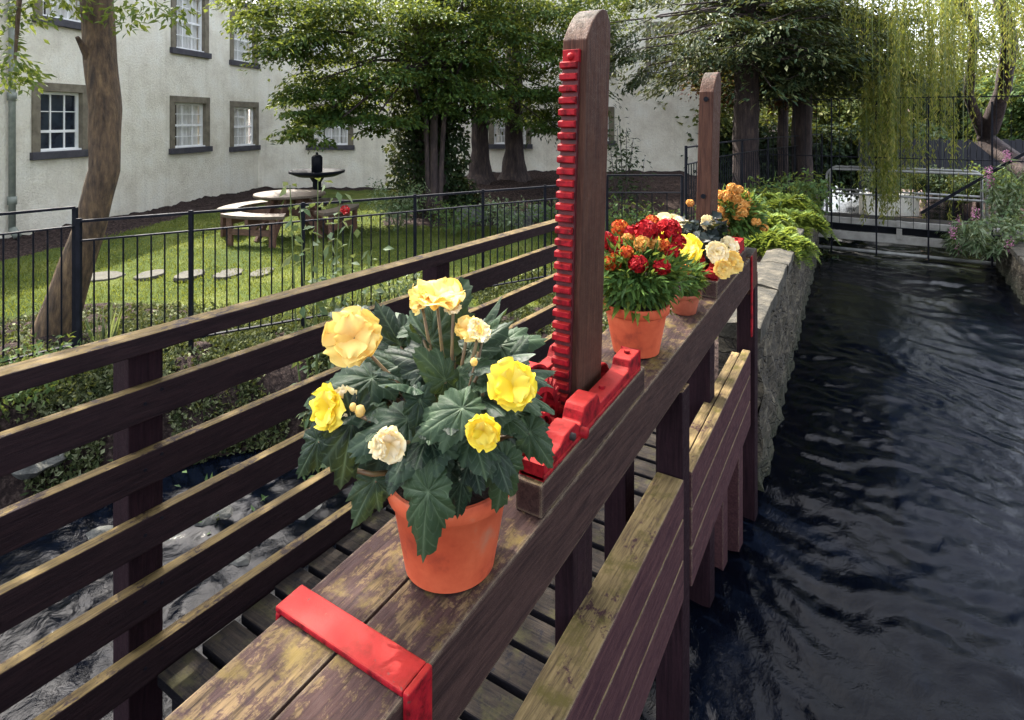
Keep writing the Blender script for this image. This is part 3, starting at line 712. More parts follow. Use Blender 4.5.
# --- big yellow begonia
c1 = on_beam(450, 570, -.758)
pg = thing('potted_begonia', c1, 'large yellow begonia with big dark green leaves in an orange pot, nearest the camera', 'potted plant', 'potted plants standing on the beam')
pot_mesh(c1, .120, .089, .180, parent=pg)
D1 = c1.dot(F)
lists = ([], [], [])
stems = MB(); crown = c1+Vector((0,0,.19))
toward = -F
# (px, py, depth offset, size px, image angle of the tip deg, facing up amount)
BL = [(372,378,-.02,118,188,.9),(430,342,.03,125,62,.25),(352,422,-.10,112,262,.35),(318,440,-.06,70,238,.3),(408,420,-.12,112,190,.9),
 (462,408,-.16,96,200,.5),(434,442,-.15,98,205,.7),(428,492,-.19,112,262,.15),(530,432,-.06,70,-50,.5),
 (505,462,-.10,84,262,.2),(462,482,-.12,60,262,.2),(408,372,.0,90,150,.6),(400,345,.06,84,120,.5),(470,350,.06,84,40,.7),(500,345,.08,84,15,.9),
 (515,412,-.02,66,-10,.8),(460,375,-.05,84,30,.7),(375,480,-.06,84,240,.3),(445,380,-.08,80,120,.4),(420,400,-.13,70,300,.4),
 (370,330,.10,84,150,.6),(440,330,.12,80,80,.5),(480,400,-.10,84,330,.6),(340,385,.05,84,200,.7),(500,375,.05,80,60,.6),
 (390,440,-.04,90,200,.5),(500,420,.02,90,-20,.6),(430,365,.0,90,160,.8),(475,430,-.1,76,280,.3)]
for i, (px, py, dd, sz, ang, upf) in enumerate(BL):
    D = D1+dd*1.1; p = WD(px, py, D); s = sz*D/FP*.77
    a = R_(ang); tip = RT*math.cos(a)+U*math.sin(a)+toward*(.35 if dd < 0 else -.1)
    nrm = U*(.45+upf)+toward*.8+RT*random.uniform(-.3,.3)
    leaf_mb(lists, p, tip, nrm, s, width=.95, seed=i)
    q = crown+Vector((random.uniform(-.04,.04), random.uniform(-.04,.04), -.02)); mid = (p+q)/2+U*.03
    stems.tube([q, mid, p-U*.004], [.0045,.004,.003], 6)
for i in range(80):
    d = Vector((random.gauss(0,1), random.gauss(0,1), random.gauss(0,.7))).normalized()
    p = c1+Vector((0,0,.345))+Vector((d.x*.155, d.y*.155, d.z*.13))
    if p.z < c1.z+.23: p.z = c1.z+.23+random.random()*.05
    leaf_mb(lists, p, d+U*random.uniform(-.4,.2), U+d*.6, random.uniform(.06,.11), seed=100+i)
    q = crown+Vector((random.uniform(-.04,.04), random.uniform(-.04,.04), -.02)); stems.tube([q, (p+q)/2+U*.02, p-U*.004], [.0045,.004,.003], 6)
mk('foliage', [tuple(v) for v in lists[0]], lists[1], M['begonia'], pg, smoothf=True, attrs={'vein': lists[2], 'lq': [q_[0] for q_ in LQ], 'ld': [q_[1] for q_ in LQ]})
BFl = [(437,291,.05,50,'petal_p',(.1,.3,1)),(352,336,.02,56,'petal_p',(.0,.9,.55)),(325,408,-.06,44,'petal_y',(-.5,.7,.2)),(389,446,-.17,34,'petal_w',(-.1,.9,.1)),(377,448,-.17,20,'petal_w',(-.5,.9,.1)),
 (514,385,-.12,52,'petal_y',(.1,.9,.6)),(483,434,-.20,34,'petal_y',(-.1,.9,.0)),(468,327,.0,30,'petal_p',(.1,.6,.8)),(481,330,.0,26,'petal_w',(.4,.5,.7)),(453,308,.02,16,'petal_w',(0,.5,1)),
 (343,400,-.04,28,'petal_w',(.1,.6,.5)),(418,300,.04,26,'petal_p',(-.6,.4,.4))]
for i, (px, py, dd, sz, mt, fc) in enumerate(BFl):
    D = D1+dd-.055; p = WD(px, py, D); s = sz*D/FP*1.04; face = RT*fc[0]+toward*fc[1]+U*fc[2]
    (lambda q_: mk('flower', q_.v, q_.f, M[mt], pg, smoothf=True, attrs={'u': q_.u}))(petals_flower(p-face.normalized()*s*.15, face, s, 6, seed=i, ruff=.20, layers=2))
    stems.tube([crown, (crown+p)/2+U*.03, p-face.normalized()*s*.15], [.004,.0035,.003], 6)
for (px, py, r) in ((360,411,.010),(353,407,.007),(511,372,.007),(430,428,.008),(474,362,.007)):
    p = WD(px, py, D1-.12); part('bud', MB().lathe(p, [(0,-r*1.2),(r*.7,-r*.8),(r,0),(r*.7,r*.8),(0,r*1.2)], 10), M['petal_w'], pg, smoothf=True)
    stems.tube([crown, (crown+p)/2, p-U*r], [.003,.002,.002], 5)
stems.tube([WD(345,468,D1-.10), WD(372,474,D1-.11), WD(398,472,D1-.06)], [.004,.0045,.005], 8)
part('stems', stems, M['stem'], pg, smoothf=True)

def fine_foliage(c, r, h, n, size, mat, parent, asp=.28, lobed=True):
    out = []
    d = rnd_dir(n); P = np.array(c)+d*np.array([r, r, h])*RNG.uniform(.35,1,n)[:,None]
    T = d+RNG.normal(size=(n,3))*.45; out.append(leaves(P, T, d+np.array([[0,0,.8]])+RNG.normal(size=(n,3))*.3, size*RNG.uniform(.6,1.3,n), size*asp*RNG.uniform(.7,1.3,n)))
    return fol('foliage', out, M[mat], parent)
def heads(lst, D, mat_list, parent, rs=1.0, stem_from=None):
    sm = MB()
    for i, (px, py, dd, sz, mt) in enumerate(lst):
        p = WD(px, py, D+dd); r = sz*.5*(D+dd)/FP*rs
        v, f = pompon(p, r, toward*.5+U*.9, seed=px, n=170); mk('flower', v, f, M[mt], parent)
        if stem_from is not None: sm.tube([stem_from, p-U*.01], [.003,.0022], 5)
    if stem_from is not None: part('stems', sm, M['stem_green'], parent)
# --- red marigold pot
c2 = on_beam(636, 350, -.778); D2 = c2.dot(F)
p2 = thing('potted_marigold', c2, 'crimson and orange marigolds in a wide terracotta pot just beyond the rack post', 'potted plant', 'potted plants standing on the beam')
pot_mesh(c2, .112, .080, .175, parent=p2)
fine_foliage(c2+Vector((-.0,0,.285)), .165, .105, 2300, .05, 'mari_leaf', p2)
heads([(617,247,.0,22,'petal_r'),(612,262,-.05,20,'petal_ro'),(606,240,.0,18,'petal_r'),(633,236,.03,23,'petal_r'),(646,231,-.03,24,'petal_r'),(668,230,.0,26,'petal_r'),(638,264,-.12,20,'petal_r'),(662,267,-.12,18,'petal_r'),
 (620,228,.05,18,'petal_ro'),(643,244,-.06,18,'petal_o'),(655,245,-.05,14,'petal_o'),(652,222,.1,15,'petal_ro'),(627,252,-.1,14,'petal_ro'),(678,242,-.02,17,'petal_r'),(672,252,-.06,16,'petal_r'),(628,240,0,15,'petal_o'),(664,246,-.05,14,'petal_ro')], D2, None, p2, 1.1, c2+Vector((0,0,.2)))
# long pale leaves hanging over the rim
n = 70; a = RNG.uniform(0, 6.28, n); P = np.array(c2)+np.stack([np.cos(a)*.09, np.sin(a)*.09, RNG.uniform(.17,.25,n)], 1); T = np.stack([np.cos(a), np.sin(a), -RNG.uniform(.1,1.2,n)], 1)
mk('hanging_leaves', *leaves(P, T, T*0+np.array([[0,0,1.]])+RNG.normal(size=(n,3))*.3, RNG.uniform(.05,.09,n), RNG.uniform(.012,.026,n)), M['fern'], p2)
# --- small pots
c3 = on_beam(684, 318, -.735); D3 = c3.dot(F)
p3 = thing('potted_marigold', c3, 'small low terracotta pot with flame-coloured marigolds touching the wide marigold pot', 'potted plant', 'potted plants standing on the beam')
pot_mesh(c3, .066, .048, .085, True, p3); fine_foliage(c3+Vector((0,0,.14)), .075, .07, 700, .045, 'mari_leaf', p3)
heads([(677,262,-.02,14,'petal_ro'),(684,270,-.04,15,'petal_ro'),(676,286,-.08,12,'petal_pink')], D3, None, p3, 1.0, c3+Vector((0,0,.08)))
c4 = on_beam(697, 306, -.80); D4 = c4.dot(F)
p4 = thing('potted_begonia', c4, 'small terracotta pot of blackish-leaved begonia with pale yellow blooms before the shorter post', 'potted plant', 'potted plants standing on the beam')
pot_mesh(c4, .062, .046, .135, True, p4)
fol('foliage', [blob(c4+Vector((.03,0,.20)), .105, 240, .06, .9, .3, (1.1,1,.9))], M['dark_leaf'], p4)
sm = MB()
for i, (px, py, dd, sz, mt, fc) in enumerate([(681,250,-.20,38,'petal_y',(0,.7,.7)),(670,244,-.10,28,'petal_y',(-.3,.6,.6)),(664,226,.05,34,'petal_w',(0,.4,1)),(679,224,.06,24,'petal_w',(.2,.4,1)),(707,223,-.05,15,'petal_w',(0,.9,.3)),(692,243,-.15,16,'petal_w',(0,.9,.3)),
    (717,252,-.20,24,'petal_w',(-.1,.9,.4)),(731,262,-.18,24,'petal_p',(.2,.9,.3)),(728,247,-.12,22,'petal_w',(.2,.8,.5)),(722,269,-.24,18,'petal_p',(.1,.9,.1))]):
    p = WD(px, py, D4+dd); face = RT*fc[0]+toward*fc[1]+U*fc[2]
    (lambda q_: mk('flower', q_.v, q_.f, M[mt], p4, smoothf=True, attrs={'u': q_.u}))(petals_flower(p, face, sz*(D4+dd)/FP, 7, seed=50+i, ruff=.14, layers=3)); sm.tube([c4+Vector((0,0,.13)), p], [.003,.002], 5)
part('stems', sm, M['stem'], p4)
c5 = Vector((-.765, 3.50, bz(3.50)+.002)); D5 = c5.dot(F)
p5 = thing('potted_marigold', c5, 'bushy pale orange marigolds in a terracotta pot on the far end of the beam', 'potted plant', 'potted plants standing on the beam')
pot_mesh(c5, .060, .045, .125, True, p5); fine_foliage(c5+Vector((.0,0,.20)), .16, .12, 1500, .06, 'mari_leaf', p5, .35)
heads([(px, py, random.uniform(-.16,-.02), s*random.uniform(.8,1.05), 'petal_o') for px, py, s in ((727,196,15),(738,190,15),(749,203,14),(733,207,15),(743,213,15),(719,211,14),(722,205,18),(735,198,18),(745,196,17),(732,188,16),(742,206,18),(728,214,17),(752,210,15),(738,216,16),(748,218,15),(756,222,12),(720,195,14),(725,222,13),(690,203,11),(764,228,10),(716,214,13))], D5, None, p5, .92, c5+Vector((0,0,.12)))

# ================================================================== STONE WALLS
def rough_wall(name, xa, xb, ya, yb, z0, z1, label, fx):
    """xa/xb inner & outer offsets; fx(y) line of the face"""
    root = thing(name, (fx(ya), ya, z1), label, 'wall')
    ys = np.arange(ya, yb+.01, .07); zs = np.arange(z0, z1+.001, .055); V = []; 
    for yy in ys:
        for zz in zs:
            nn = .018*math.sin(yy*9+zz*4)*math.sin(zz*13+yy*2)+.014*math.sin(yy*23+zz*17)+random.uniform(-.006,.006)
            V.append((fx(yy)+nn+.03*(z1-zz)*xa, yy, zz))
    nz = len(zs); mb = MB(); mb.v = V
    mb.f = [((i*nz+j), ((i+1)*nz+j), ((i+1)*nz+j+1), (i*nz+j+1)) for i in range(len(ys)-1) for j in range(nz-1)]
    # back and near end
    k = len(mb.v); xo = xb*xa
    mb.v += [(fx(ya)-xo, ya, z0), (fx(ya)-xo, ya, z1), (fx(yb)-xo, yb, z0), (fx(yb)-xo, yb, z1)]; mb.f.append((k, k+1, k+3, k+2))
    for j in range(nz-1): mb.f.append((j, j+1, k+1, k)) if j == nz-2 else mb.f.append((j, j+1, k))
    part('stonework', mb, M['rubble'], root)
    cp = MB(); y = ya-.02
    while y < yb:
        ln = random.uniform(.8,1.5); y1 = min(y+ln, yb); dz = random.uniform(-.012,.012)
        n_ = 5; k = len(cp.v)
        for i in range(n_+1):
            yy = y+(y1-y-.005)*i/n_; j = lambda: random.uniform(-.008,.008)
            x_in = fx(yy)+.02*xa; x_out = fx(yy)-xo
            cp.v += [(x_in+j(), yy, z1-.02), (x_in+j(), yy, z1+.06+dz+j()), ((x_in+x_out)/2, yy, z1+.075+dz+j()), (x_out+j(), yy, z1+.05+dz+j()), (x_out, yy, z1-.02)]
        for i in range(n_):
            for p in range(4): cp.f.append((k+i*5+p, k+i*5+p+1, k+i*5+p+6, k+i*5+p+5))
        cp.f.append(tuple(k+p for p in range(5))); cp.f.append(tuple(k+n_*5+p for p in range(4, -1, -1))); y = y1
    part('coping', cp, M['stone'], root, .006)
    return root
rough_wall('stone_wall', 1, .24, 4.0, 11.9, -2.9, -1.36, 'rough rubble stone wall with flat coping along the left side of the dark channel', xl)
rough_wall('stone_wall', -1, .3, -2.0, 14, -2.9, -1.80, 'low mossy stone wall along the right bank of the channel, under the pink-flowered plants', lambda y: XR)

# ================================================================== FOOTBRIDGE
YB = 12.0
fb = thing('footbridge', (.2, YB, WAT), 'narrow pale concrete footbridge with a looped tube handrail crossing the channel', 'footbridge')
def zb_(py, D=10.4): return (HY-py)/FP*D
part('deck', MB().box(-1.6, 1.75, YB+.03, YB+.75, -1.80, -1.72), M['deck'], fb, .01)
part('edge_beam', MB().box(-1.5, 1.72, YB-.03, YB+.029, -1.80, -1.69), M['concrete'], fb, .01)
part('edge_beam', MB().box(-1.5, 1.72, YB-.03, YB+.05, -2.07, -1.93), M['concrete'], fb, .01)
part('web', MB().box(-1.5, 1.70, YB+.10, YB+.14, -1.93, -1.80), M['iron'], fb)
part('stiffener', MB().box(.02, .10, YB-.045, YB+.08, -1.99, -1.69), M['concrete'], fb, .005)
part('lower_pipe', MB().tube([(-1.4, YB-.02, -2.24), (1.5, YB-.02, -2.24)], .03, 10), M['steel'], fb, smoothf=True)
def loop_rail(y):
    pts = []; x0, x1, z0, z1, r = -1.02, 1.22, -1.70, -.86, .12
    pts.append((x0, y, z0))
    for i in range(7): a = R_(180-15*i); pts.append((x0+r+r*math.cos(a), y, z1-r+r*math.sin(a)))
    for i in range(7): a = R_(90-15*i); pts.append((x1-r+r*math.cos(a), y, z1-r+r*math.sin(a)))
    pts.append((x1, y, z0)); return MB().tube(pts, .022, 10)
part('handrail', loop_rail(YB+.04), M['steel'], fb, smoothf=True); part('handrail', loop_rail(YB+.7), M['steel'], fb, smoothf=True)
for yy in (YB+.04, YB+.7): part('midrail', MB().tube([(-1.0, yy, -1.28), (1.2, yy, -1.28)], .018, 8), M['steel'], fb, smoothf=True)
# tall iron screen in front of the bridge
ts = thing('iron_screen', (.2, YB-.3, -2.2), 'tall thin black iron railing screen standing in front of the footbridge', 'railing')
for x in (-.92, -.28+.02, .55-.1, 1.25): part('post', MB().box(x-.012, x+.012, YB-.312, YB-.288, -2.25, .38 if x < .5 else .28), M['iron'], ts)
for x in np.arange(-1.85, 2.6, .175): part('bar', MB().box(x-.004, x+.004, YB-.304, YB-.296, -1.75, .36), M['iron'], ts)
for z in (.36, -.62, -1.76): part('rail', MB().box(-2.1, 2.6, YB-.31, YB-.285, z-.008, z+.008), M['iron'], ts)
part('diagonal_brace', MB().bar((.35, YB-.25, -1.5), (2.6, YB-.25, .25), .03, .045), M['iron'], ts)

# ================================================================== IRON FENCES
def iron_fence(pts, h, label, posts=None, gap=.082, ptop=.0, toph=.14, group='black iron fences round the garden', two=True, gate=False):
    P = [Vector(p) for p in pts]; root = thing('iron_fence', P[0], label, 'fence', group); nb = 0
    for i in range(len(P)-1):
        a, b = P[i], P[i+1]; 
        part('rail', MB().bar(a+U*h, b+U*h, .035, .018), M['iron'], root)
        if two: part('rail', MB().bar(a+U*(h-toph), b+U*(h-toph), .03, .012), M['iron'], root)
        part('rail', MB().bar(a+U*.08, b+U*.08, .03, .012), M['iron'], root)
        L_ = (b-a).length; m = max(2, int(L_/gap))
        for k in range(1, m):
            q = a.lerp(b, k/m); q2 = h-toph if two else h
            part('baluster', MB().tube([q+U*.08, q+U*q2], .0065, 6, False), M['iron'], root)
    for p in P: part('post', MB().bar(p-U*.25, p+U*(h+ptop), .028, .028, up=RT), M['iron'], root)
    return root
def at(px, D, z=LAWN): q = WD(px, 120, D); return Vector((q.x, q.y, z))
def fD(px): return 1/(.2326+(px-78)*(.154-.2326)/(540-78))
iron_fence([at(-45, 4.0), at(75, 4.5)], 1.10, 'short run of black iron fence at the left edge, ending at the leaning tree', ptop=.0)
iron_fence([at(px, fD(px), LAWN-.02) for px in (79, 191, 303, 415, 483, 545, 600)], 1.05, 'long run of black iron fence crossing in front of the picnic lawn', ptop=.02)
iron_fence([at(607, 7.0), at(682, 7.0)], 1.11, 'single black iron fence panel between the two brown posts', gap=.17, ptop=.0, toph=.2)
pr = [at(686, 7.05), at(716, 8.4), at(742, 9.6), at(768, 10.8), at(795, 12.2), at(822, 13.6)]
iron_fence([p+U*.03 for p in pr], 1.40, 'tall black iron fence running away behind the ferns towards the footbridge', gap=.12, ptop=.02, toph=.2)

# ================================================================== BUILDING
nL = Vector((BV.y, -BV.x, 0))      # outward normal of left wing (towards the lawn)
if nL.dot(-B0) < 0: nL = -nL
def DL(px): return 5351/(601-px)
def wallpos(px):                   # distance along the left wing from the corner (towards the camera)
    q = WD(px, 120, DL(px)); return (Vector((q.x, q.y, 0))-Vector((B0.x, B0.y, 0))).dot(-BV)
def wing(root, o, u, n, length, z0, z1, wins, th=.35):
    o = Vector((o.x, o.y, 0)); xs = sorted({0, length}|{w[0] for w in wins}|{w[1] for w in wins}); zs = sorted({z0, z1}|{w[2] for w in wins}|{w[3] for w in wins})
    mb = MB(); 
    for i in range(len(xs)-1):
        for j in range(len(zs)-1):
            cx, cz = (xs[i]+xs[i+1])/2, (zs[j]+zs[j+1])/2
            if any(w[0] < cx < w[1] and w[2] < cz < w[3] for w in wins): continue
            mb.obox(o, u, n, (xs[i], xs[i+1]), (-th, 0), (zs[j], zs[j+1]))
    part('wall', mb, M['harl'], root)
    for w in wins: window(root, o, u, n, *w)
def window(root, o, u, n, a0, a1, z0, z1, cols=3, rows=4, curt=True, tilt=0):
    """opening a0..a1 x z0..z1; stone surround, sash, bars, glass, net curtain"""
    s = .13
    sur = MB().obox(o, u, n, (a0-.01, a0+s), (-.15, .022), (z0+.10, z1-s)).obox(o, u, n, (a1-s, a1+.01), (-.15, .022), (z0+.10, z1-s)).obox(o, u, n, (a0-.01, a1+.01), (-.15, .024), (z1-s, z1+.01))
    win = part('window', sur, M['sandstone'], root, .006)
    part('sill', MB().obox(o, u, n, (a0-.04, a1+.04), (-.15, .07), (z0-.02, z0+.10)), M['sill'], win, .006)
    b0, b1, c0, c1 = a0+s, a1-s, z0+.10, z1-s; fw = .045; bw = .022
    fr = MB().obox(o, u, n, (b0, b0+fw), (-.12, -.06), (c0, c1)).obox(o, u, n, (b1-fw, b1), (-.12, -.06), (c0, c1)).obox(o, u, n, (b0+fw, b1-fw), (-.12, -.06), (c0, c0+fw)).obox(o, u, n, (b0+fw, b1-fw), (-.12, -.06), (c1-fw, c1)).obox(o, u, n, (b0-.02, b1+.02), (-.12, -.0), (c0+.001, c0+.028))
    for i in range(1, cols):
        x = b0+(b1-b0)*i/cols; fr.obox(o, u, n, (x-bw/2, x+bw/2), (-.105, -.072), (c0+fw, c1-fw))
    for i in range(1, rows):
        z = c0+(c1-c0)*i/rows; hh = bw*(1.5 if i == rows//2 else .5)
        fr.obox(o, u, n, (b0+fw, b1-fw), (-.108, -.069), (z-hh/1.5, z+hh/1.5))
    part('frame', fr, M['white'], win)
    part('pane', MB().obox(o, u, n, (b0+.01, b1-.01), (-.095, -.089), (c0+.01, c1-.01)), M['glass'] if curt else M['glass_dark'], win)
    if curt:
        mb = MB(); N_ = 40; k = 0; ca, cb = b0+.02, b0+(b1-b0)*.98
        o_ = Vector(o)
        for i in range(N_+1):
            x = ca+(cb-ca)*i/N_; dd = -.17+.018*math.sin(i*1.3)
            for z in (c0, c1): mb.v.append(tuple(o_+Vector(u)*x+Vector(n)*dd+U*z))
        mb.f = [(2*i, 2*i+2, 2*i+3, 2*i+1) for i in range(N_) if not (i % 20) in (9,10)]
        part('curtain', mb, M['curtain'], win)
    part('interior', MB().obox(o, u, n, (b0-.05, b1+.05), (-.5, -.351), (c0-.05, c1+.05)), M['darkhole'], win)  # near-black slab puts the unlit room's darkness into the colour
bd = thing('building', (B0.x, B0.y, LAWN), 'two-storey white harled building with small-paned white sash windows behind the lawn', 'building')
def lw(pxa, pxb, ytop, ybot, **k):
    D = DL((pxa+pxb)/2); return [wallpos(pxb), wallpos(pxa), (HY-ybot)/FP*D, (HY-ytop)/FP*D]
wl1 = [lw(32,88,84,157)+[3,3,False], lw(170,209,97,152), lw(230,258,102,150), lw(34,92,-52,26), lw(171,208,-12,55), lw(230,257,13,66)]
wing(bd, B0, -BV, nL, 11.5, -2.2, 2.80, wl1)
DR = 15.6
def rw(pxa, pxb, ytop, ybot):
    g = lambda px: (px-258)/FP*DR
    return [g(pxa), g(pxb), (HY-ybot)/FP*DR, (HY-ytop)/FP*DR]
wr1 = [rw(308,353,104,149)+[4,4], rw(489,531,106,148)+[4,4], rw(586,614,107,145)+[3,4], rw(646,677,22,76)+[3,4], rw(586,614,22,75)+[3,4], rw(489,531,14,62)+[4,4], rw(308,353,14,62)+[4,4]]
wing(bd, Vector((B0.x, B0.y, 0)), RT, -F, (712-258)/FP*DR, -2.2, 4.2, wr1)
ro = Vector((B0.x, B0.y, 0))
part('gutter', MB().obox(ro, -BV, nL, (0, 11.6), (.01, .12), (2.80, 2.88)), M['sill'], bd)
rm = MB(); a = ro-BV*(-.0)+nL*.12+U*2.885; b = ro-BV*11.6+nL*.12+U*2.885
c = b-nL*4+U*2.6; d = a-nL*4+U*2.6; rm.add([a, b, c, d, a-U*.02, b-U*.02, c-U*.02, d-U*.02], [(0,1,2,3),(7,6,5,4)])
part('roof', rm, M['slate'], bd)
rm = MB(); a = ro+F*(-.15)+U*4.25-RT*.3; b = a+RT*12.5; c = b+F*5+U*3; d = a+F*5+U*3
rm.add([a, b, c, d], [(0,1,2,3)]); part('roof', rm, M['slate'], bd)
pp = ro-BV*wallpos(8)+nL*.07; pm = MB().tube([pp+U*2.8, pp+U*(-1.66)], .045, 12)
for z in (1.6, .35, -1.2): pm.tube([pp+U*(z-.06), pp+U*(z+.06)], .06, 12)
pm.tube([pp+U*-1.62, pp+nL*.10+U*-1.74], .055, 10); part('downpipe', pm, M['pipe'], bd, smoothf=True)

# ================================================================== GARDEN OBJECTS
tc = at(290, 9.2)
pt = thing('picnic_table', tc, 'round wooden picnic table with attached curved benches on the lawn', 'picnic table')
def disc(c, r, z0, z1, mb=None, n=40): return (mb or MB()).lathe(c, [(0, z0), (r*.985, z0), (r, z0+.008), (r, z1-.008), (r*.985, z1), (0, z1)], n)
part('table_top', disc(tc, .52, .60, .64), M['teak_top'], pt)
for k in range(4):
    a0 = AL+R_(k*90-14)
    mb = MB(); N_ = 12
    for i in range(N_+1):
        a = a0-R_(30)+R_(60)*i/N_
        for r_, z in ((.74,.40),(.74,.44),(1.02,.44),(1.02,.40)): mb.v.append((tc.x+r_*math.cos(a), tc.y+r_*math.sin(a), tc.z+z))
    for i in range(N_):
        q = i*4
        for p_, s_ in ((0,1),(1,2),(2,3),(3,0)): mb.f.append((q+p_, q+4+p_, q+4+s_, q+s_))
    mb.f.append((3,2,1,0)); q = N_*4; mb.f.append((q,q+1,q+2,q+3)); part('bench', mb, M['teak_top'], pt)
    d = Vector((math.cos(a0), math.sin(a0), 0)); e = Vector((-d.y, d.x, 0))
    for s in (-1, 1):
        part('leg', MB().bar(tc+d*.9+e*.34*s+U*.40, tc+d*.9+e*.34*s, .09, .04, up=d), M['teak'], pt)
        part('leg', MB().bar(tc+d*.18+e*.1*s+U*.6, tc+d*.62+e*.12*s, .09, .04, up=e), M['teak'], pt)
    part('support', MB().bar(tc+d*.05+U*.34, tc+d*1.0+U*.36, .05, .09), M['teak'], pt)
    part('stretcher', MB().bar(tc+d*.9-e*.34+U*.2, tc+d*.9+e*.34+U*.2, .04, .08), M['teak'], pt)
bc = at(317, 10.2)
bb = thing('bird_table', bc, 'black pedestal with wide shallow dish and upright canister on top, beyond the picnic table', 'bird bath')
part('pedestal', MB().lathe(bc, [(.16,0),(.16,.05),(.075,.10),(.07,.70),(.12,.78)], 20), M['iron'], bb, smoothf=True)
part('dish', MB().lathe(bc, [(.05,.78),(.30,.80),(.45,.86),(.46,.90),(.40,.89),(.2,.85),(0,.84)], 32), M['iron'], bb, smoothf=True)
part('canister', MB().lathe(bc, [(0,.86),(.09,.87),(.09,1.12),(.06,1.16),(.02,1.17),(.02,1.20),(0,1.21)], 20), M['iron'], bb, smoothf=True)
for i, (px, py, w_) in enumerate(((100,276,44),(150,274,24),(190,274,26),(229,273,26),(262,272,20))):
    c = WZ(px, py, LAWN); D = c.dot(F); r = w_*.5*D/FP; mb = MB(); n_ = 14
    ring = [(RT*(math.cos(2*math.pi*k/n_)*r*(1+.1*math.sin(k*2.1+i)))+F*(math.sin(2*math.pi*k/n_)*.22)) for k in range(n_)]
    for z in (-.03, .006): mb.v += [tuple(c+q*(1 if z < 0 else .95)+U*z) for q in ring]
    mb.f = [(k, (k+1) % n_, (k+1) % n_+n_, k+n_) for k in range(n_)]+[tuple(range(n_, 2*n_))]
    tag(part('stepping_stone', mb, M['paving'], bevel=.006), ['broad pale stepping stone nearest the leaning tree','small stepping stone second from the leaning tree','middle stepping stone of the row of five on the lawn','stepping stone fourth from the leaning tree in the lawn row','stepping stone of the lawn row farthest from the leaning tree'][i], 'stepping stone', 'stepping stones across the lawn')

def rock(c, r, label, grp=None, sq=.6):
    mb = MB(); n1, n2 = 9, 14; c = Vector(c); ph = random.uniform(0,6)
    for i in range(n1):
        th = math.pi*i/(n1-1)
        for j in range(n2):
            a = 2*math.pi*j/n2; d = Vector((math.sin(th)*math.cos(a), math.sin(th)*math.sin(a), math.cos(th)*sq))
            s = r*(1+.22*math.sin(3*d.x+ph)+.16*math.sin(5*d.y+2*ph)+.10*math.sin(9*d.z+ph)+random.uniform(-.05,.05)*(0<i<n1-1)); mb.v.append(tuple(c+d*s))
    mb.f = [(i*n2+j, (i+1)*n2+j, (i+1)*n2+(j+1) % n2, i*n2+(j+1) % n2) for i in range(n1-1) for j in range(n2)]
    return tag(part('rock', mb, M['rock'], bevel=0), label, 'rock', grp)
def gpt(px, D, dz=0): q = WD(px, 120, D); return Vector((q.x, q.y, float(gheight(q.x, q.y))+dz))
RK = [(470,10.4,.32,'grey boulder at the left end of the rockery below the two bare trunks'),(515,10.2,.30,'grey boulder in the rockery directly below the thick bare trunk'),(548,10.6,.34,'grey boulder in the rockery just left of the rack post'),
      (645,8.6,.28,'pale flat-topped boulder seen through the single fence panel'),(672,9.8,.25,'small boulder near the corner of the garden fence')]
for px, D, r, lb in RK: rock(gpt(px, D, .05), r, lb, 'rockery boulders')
BK = [(40,3.75,.22,'dark wet rock at the water edge, leftmost below the fence'),(108,3.35,.20,'lit rock on the stream bank left of the fence post'),(215,3.5,.2,'mossy rock on the bank right of the fence post'),(235,3.2,.22,'pale lit rock under the second slat right of the fence post'),
      (85,3.1,.24,'pale rock in the stream seen between the second and third slats'),(300,3.6,.2,'small bank rock behind the begonia leaves'),(340,4.0,.2,'bank rock farthest along the stream, above the begonia')]
for px, D, r, lb in BK: q = gpt(px, D); rock((q.x, q.y, max(q.z, WAT-.03)), r*.55, lb, 'rocks on the stream bank', .5)

# ================================================================== TREES
# leaning bare trunk on the left
b = at(52, 5.0); tA = thing('tree', b, 'leaning brown-barked tree with a crown above the picture at the left fence corner', 'tree')
tpts = [WD(50,345,5.0), WD(72,280,5.0), WD(92,220,5.0), WD(104,170,5.0), WD(105,110,5.05), WD(100,50,5.1), WD(97,0,5.15), WD(100,-110,5.3), WD(120,-260,5.6)]
tree_trunk(tpts, [.16,.13,.115,.112,.118,.12,.12,.11,.08], M['bark'], tA, n=18, wob=.05)
sb = MB().tube([WD(92,65,5.05), WD(82,45,4.95), WD(77,37,4.9)], [.04,.025,.015], 8); part('branch_stub', sb, M['bark'], tA)
br = MB(); LV = []
top = WD(100,-110,5.3)
for i in range(16):
    a = i*2.4; L_ = random.uniform(1.6,3.0); d = Vector((math.cos(a), math.sin(a), .25)); s0 = top+U*random.uniform(-.3,1.6)
    e = s0+d*L_; br.tube([s0, s0+d*L_*.5+U*.2, e], [.05,.03,.012], 6)
    for t in (.45,.7,.95): LV.append(spray(s0+d*L_*t+U*.1, .75, 420, .10, .5, .25, .42))
br.tube([top, WD(60,-60,4.9), WD(20,-10,4.6), WD(15,60,4.5)], [.05,.03,.02,.01], 6); br.tube([top, WD(140,-60,4.8), WD(165,0,4.7)], [.05,.025,.01], 6)
for (px, py, D, r, n_) in ((10,8,4.6,.16,80),(30,10,4.7,.15,60),(12,62,4.5,.16,95),(0,75,4.5,.14,60),(30,78,4.45,.10,34),(5,40,4.5,.12,40),(120,8,4.9,.15,60),(150,6,4.7,.14,60),(172,12,4.7,.10,34),(128,22,4.9,.09,24),(185,8,4.7,.06,14),(75,-2,4.8,.15,50),(265,-12,6,.4,100),(50,-8,4.8,.2,90)):
    LV.append(spray(WD(px,py,D), r, n_, .075, .7, .4, .42))
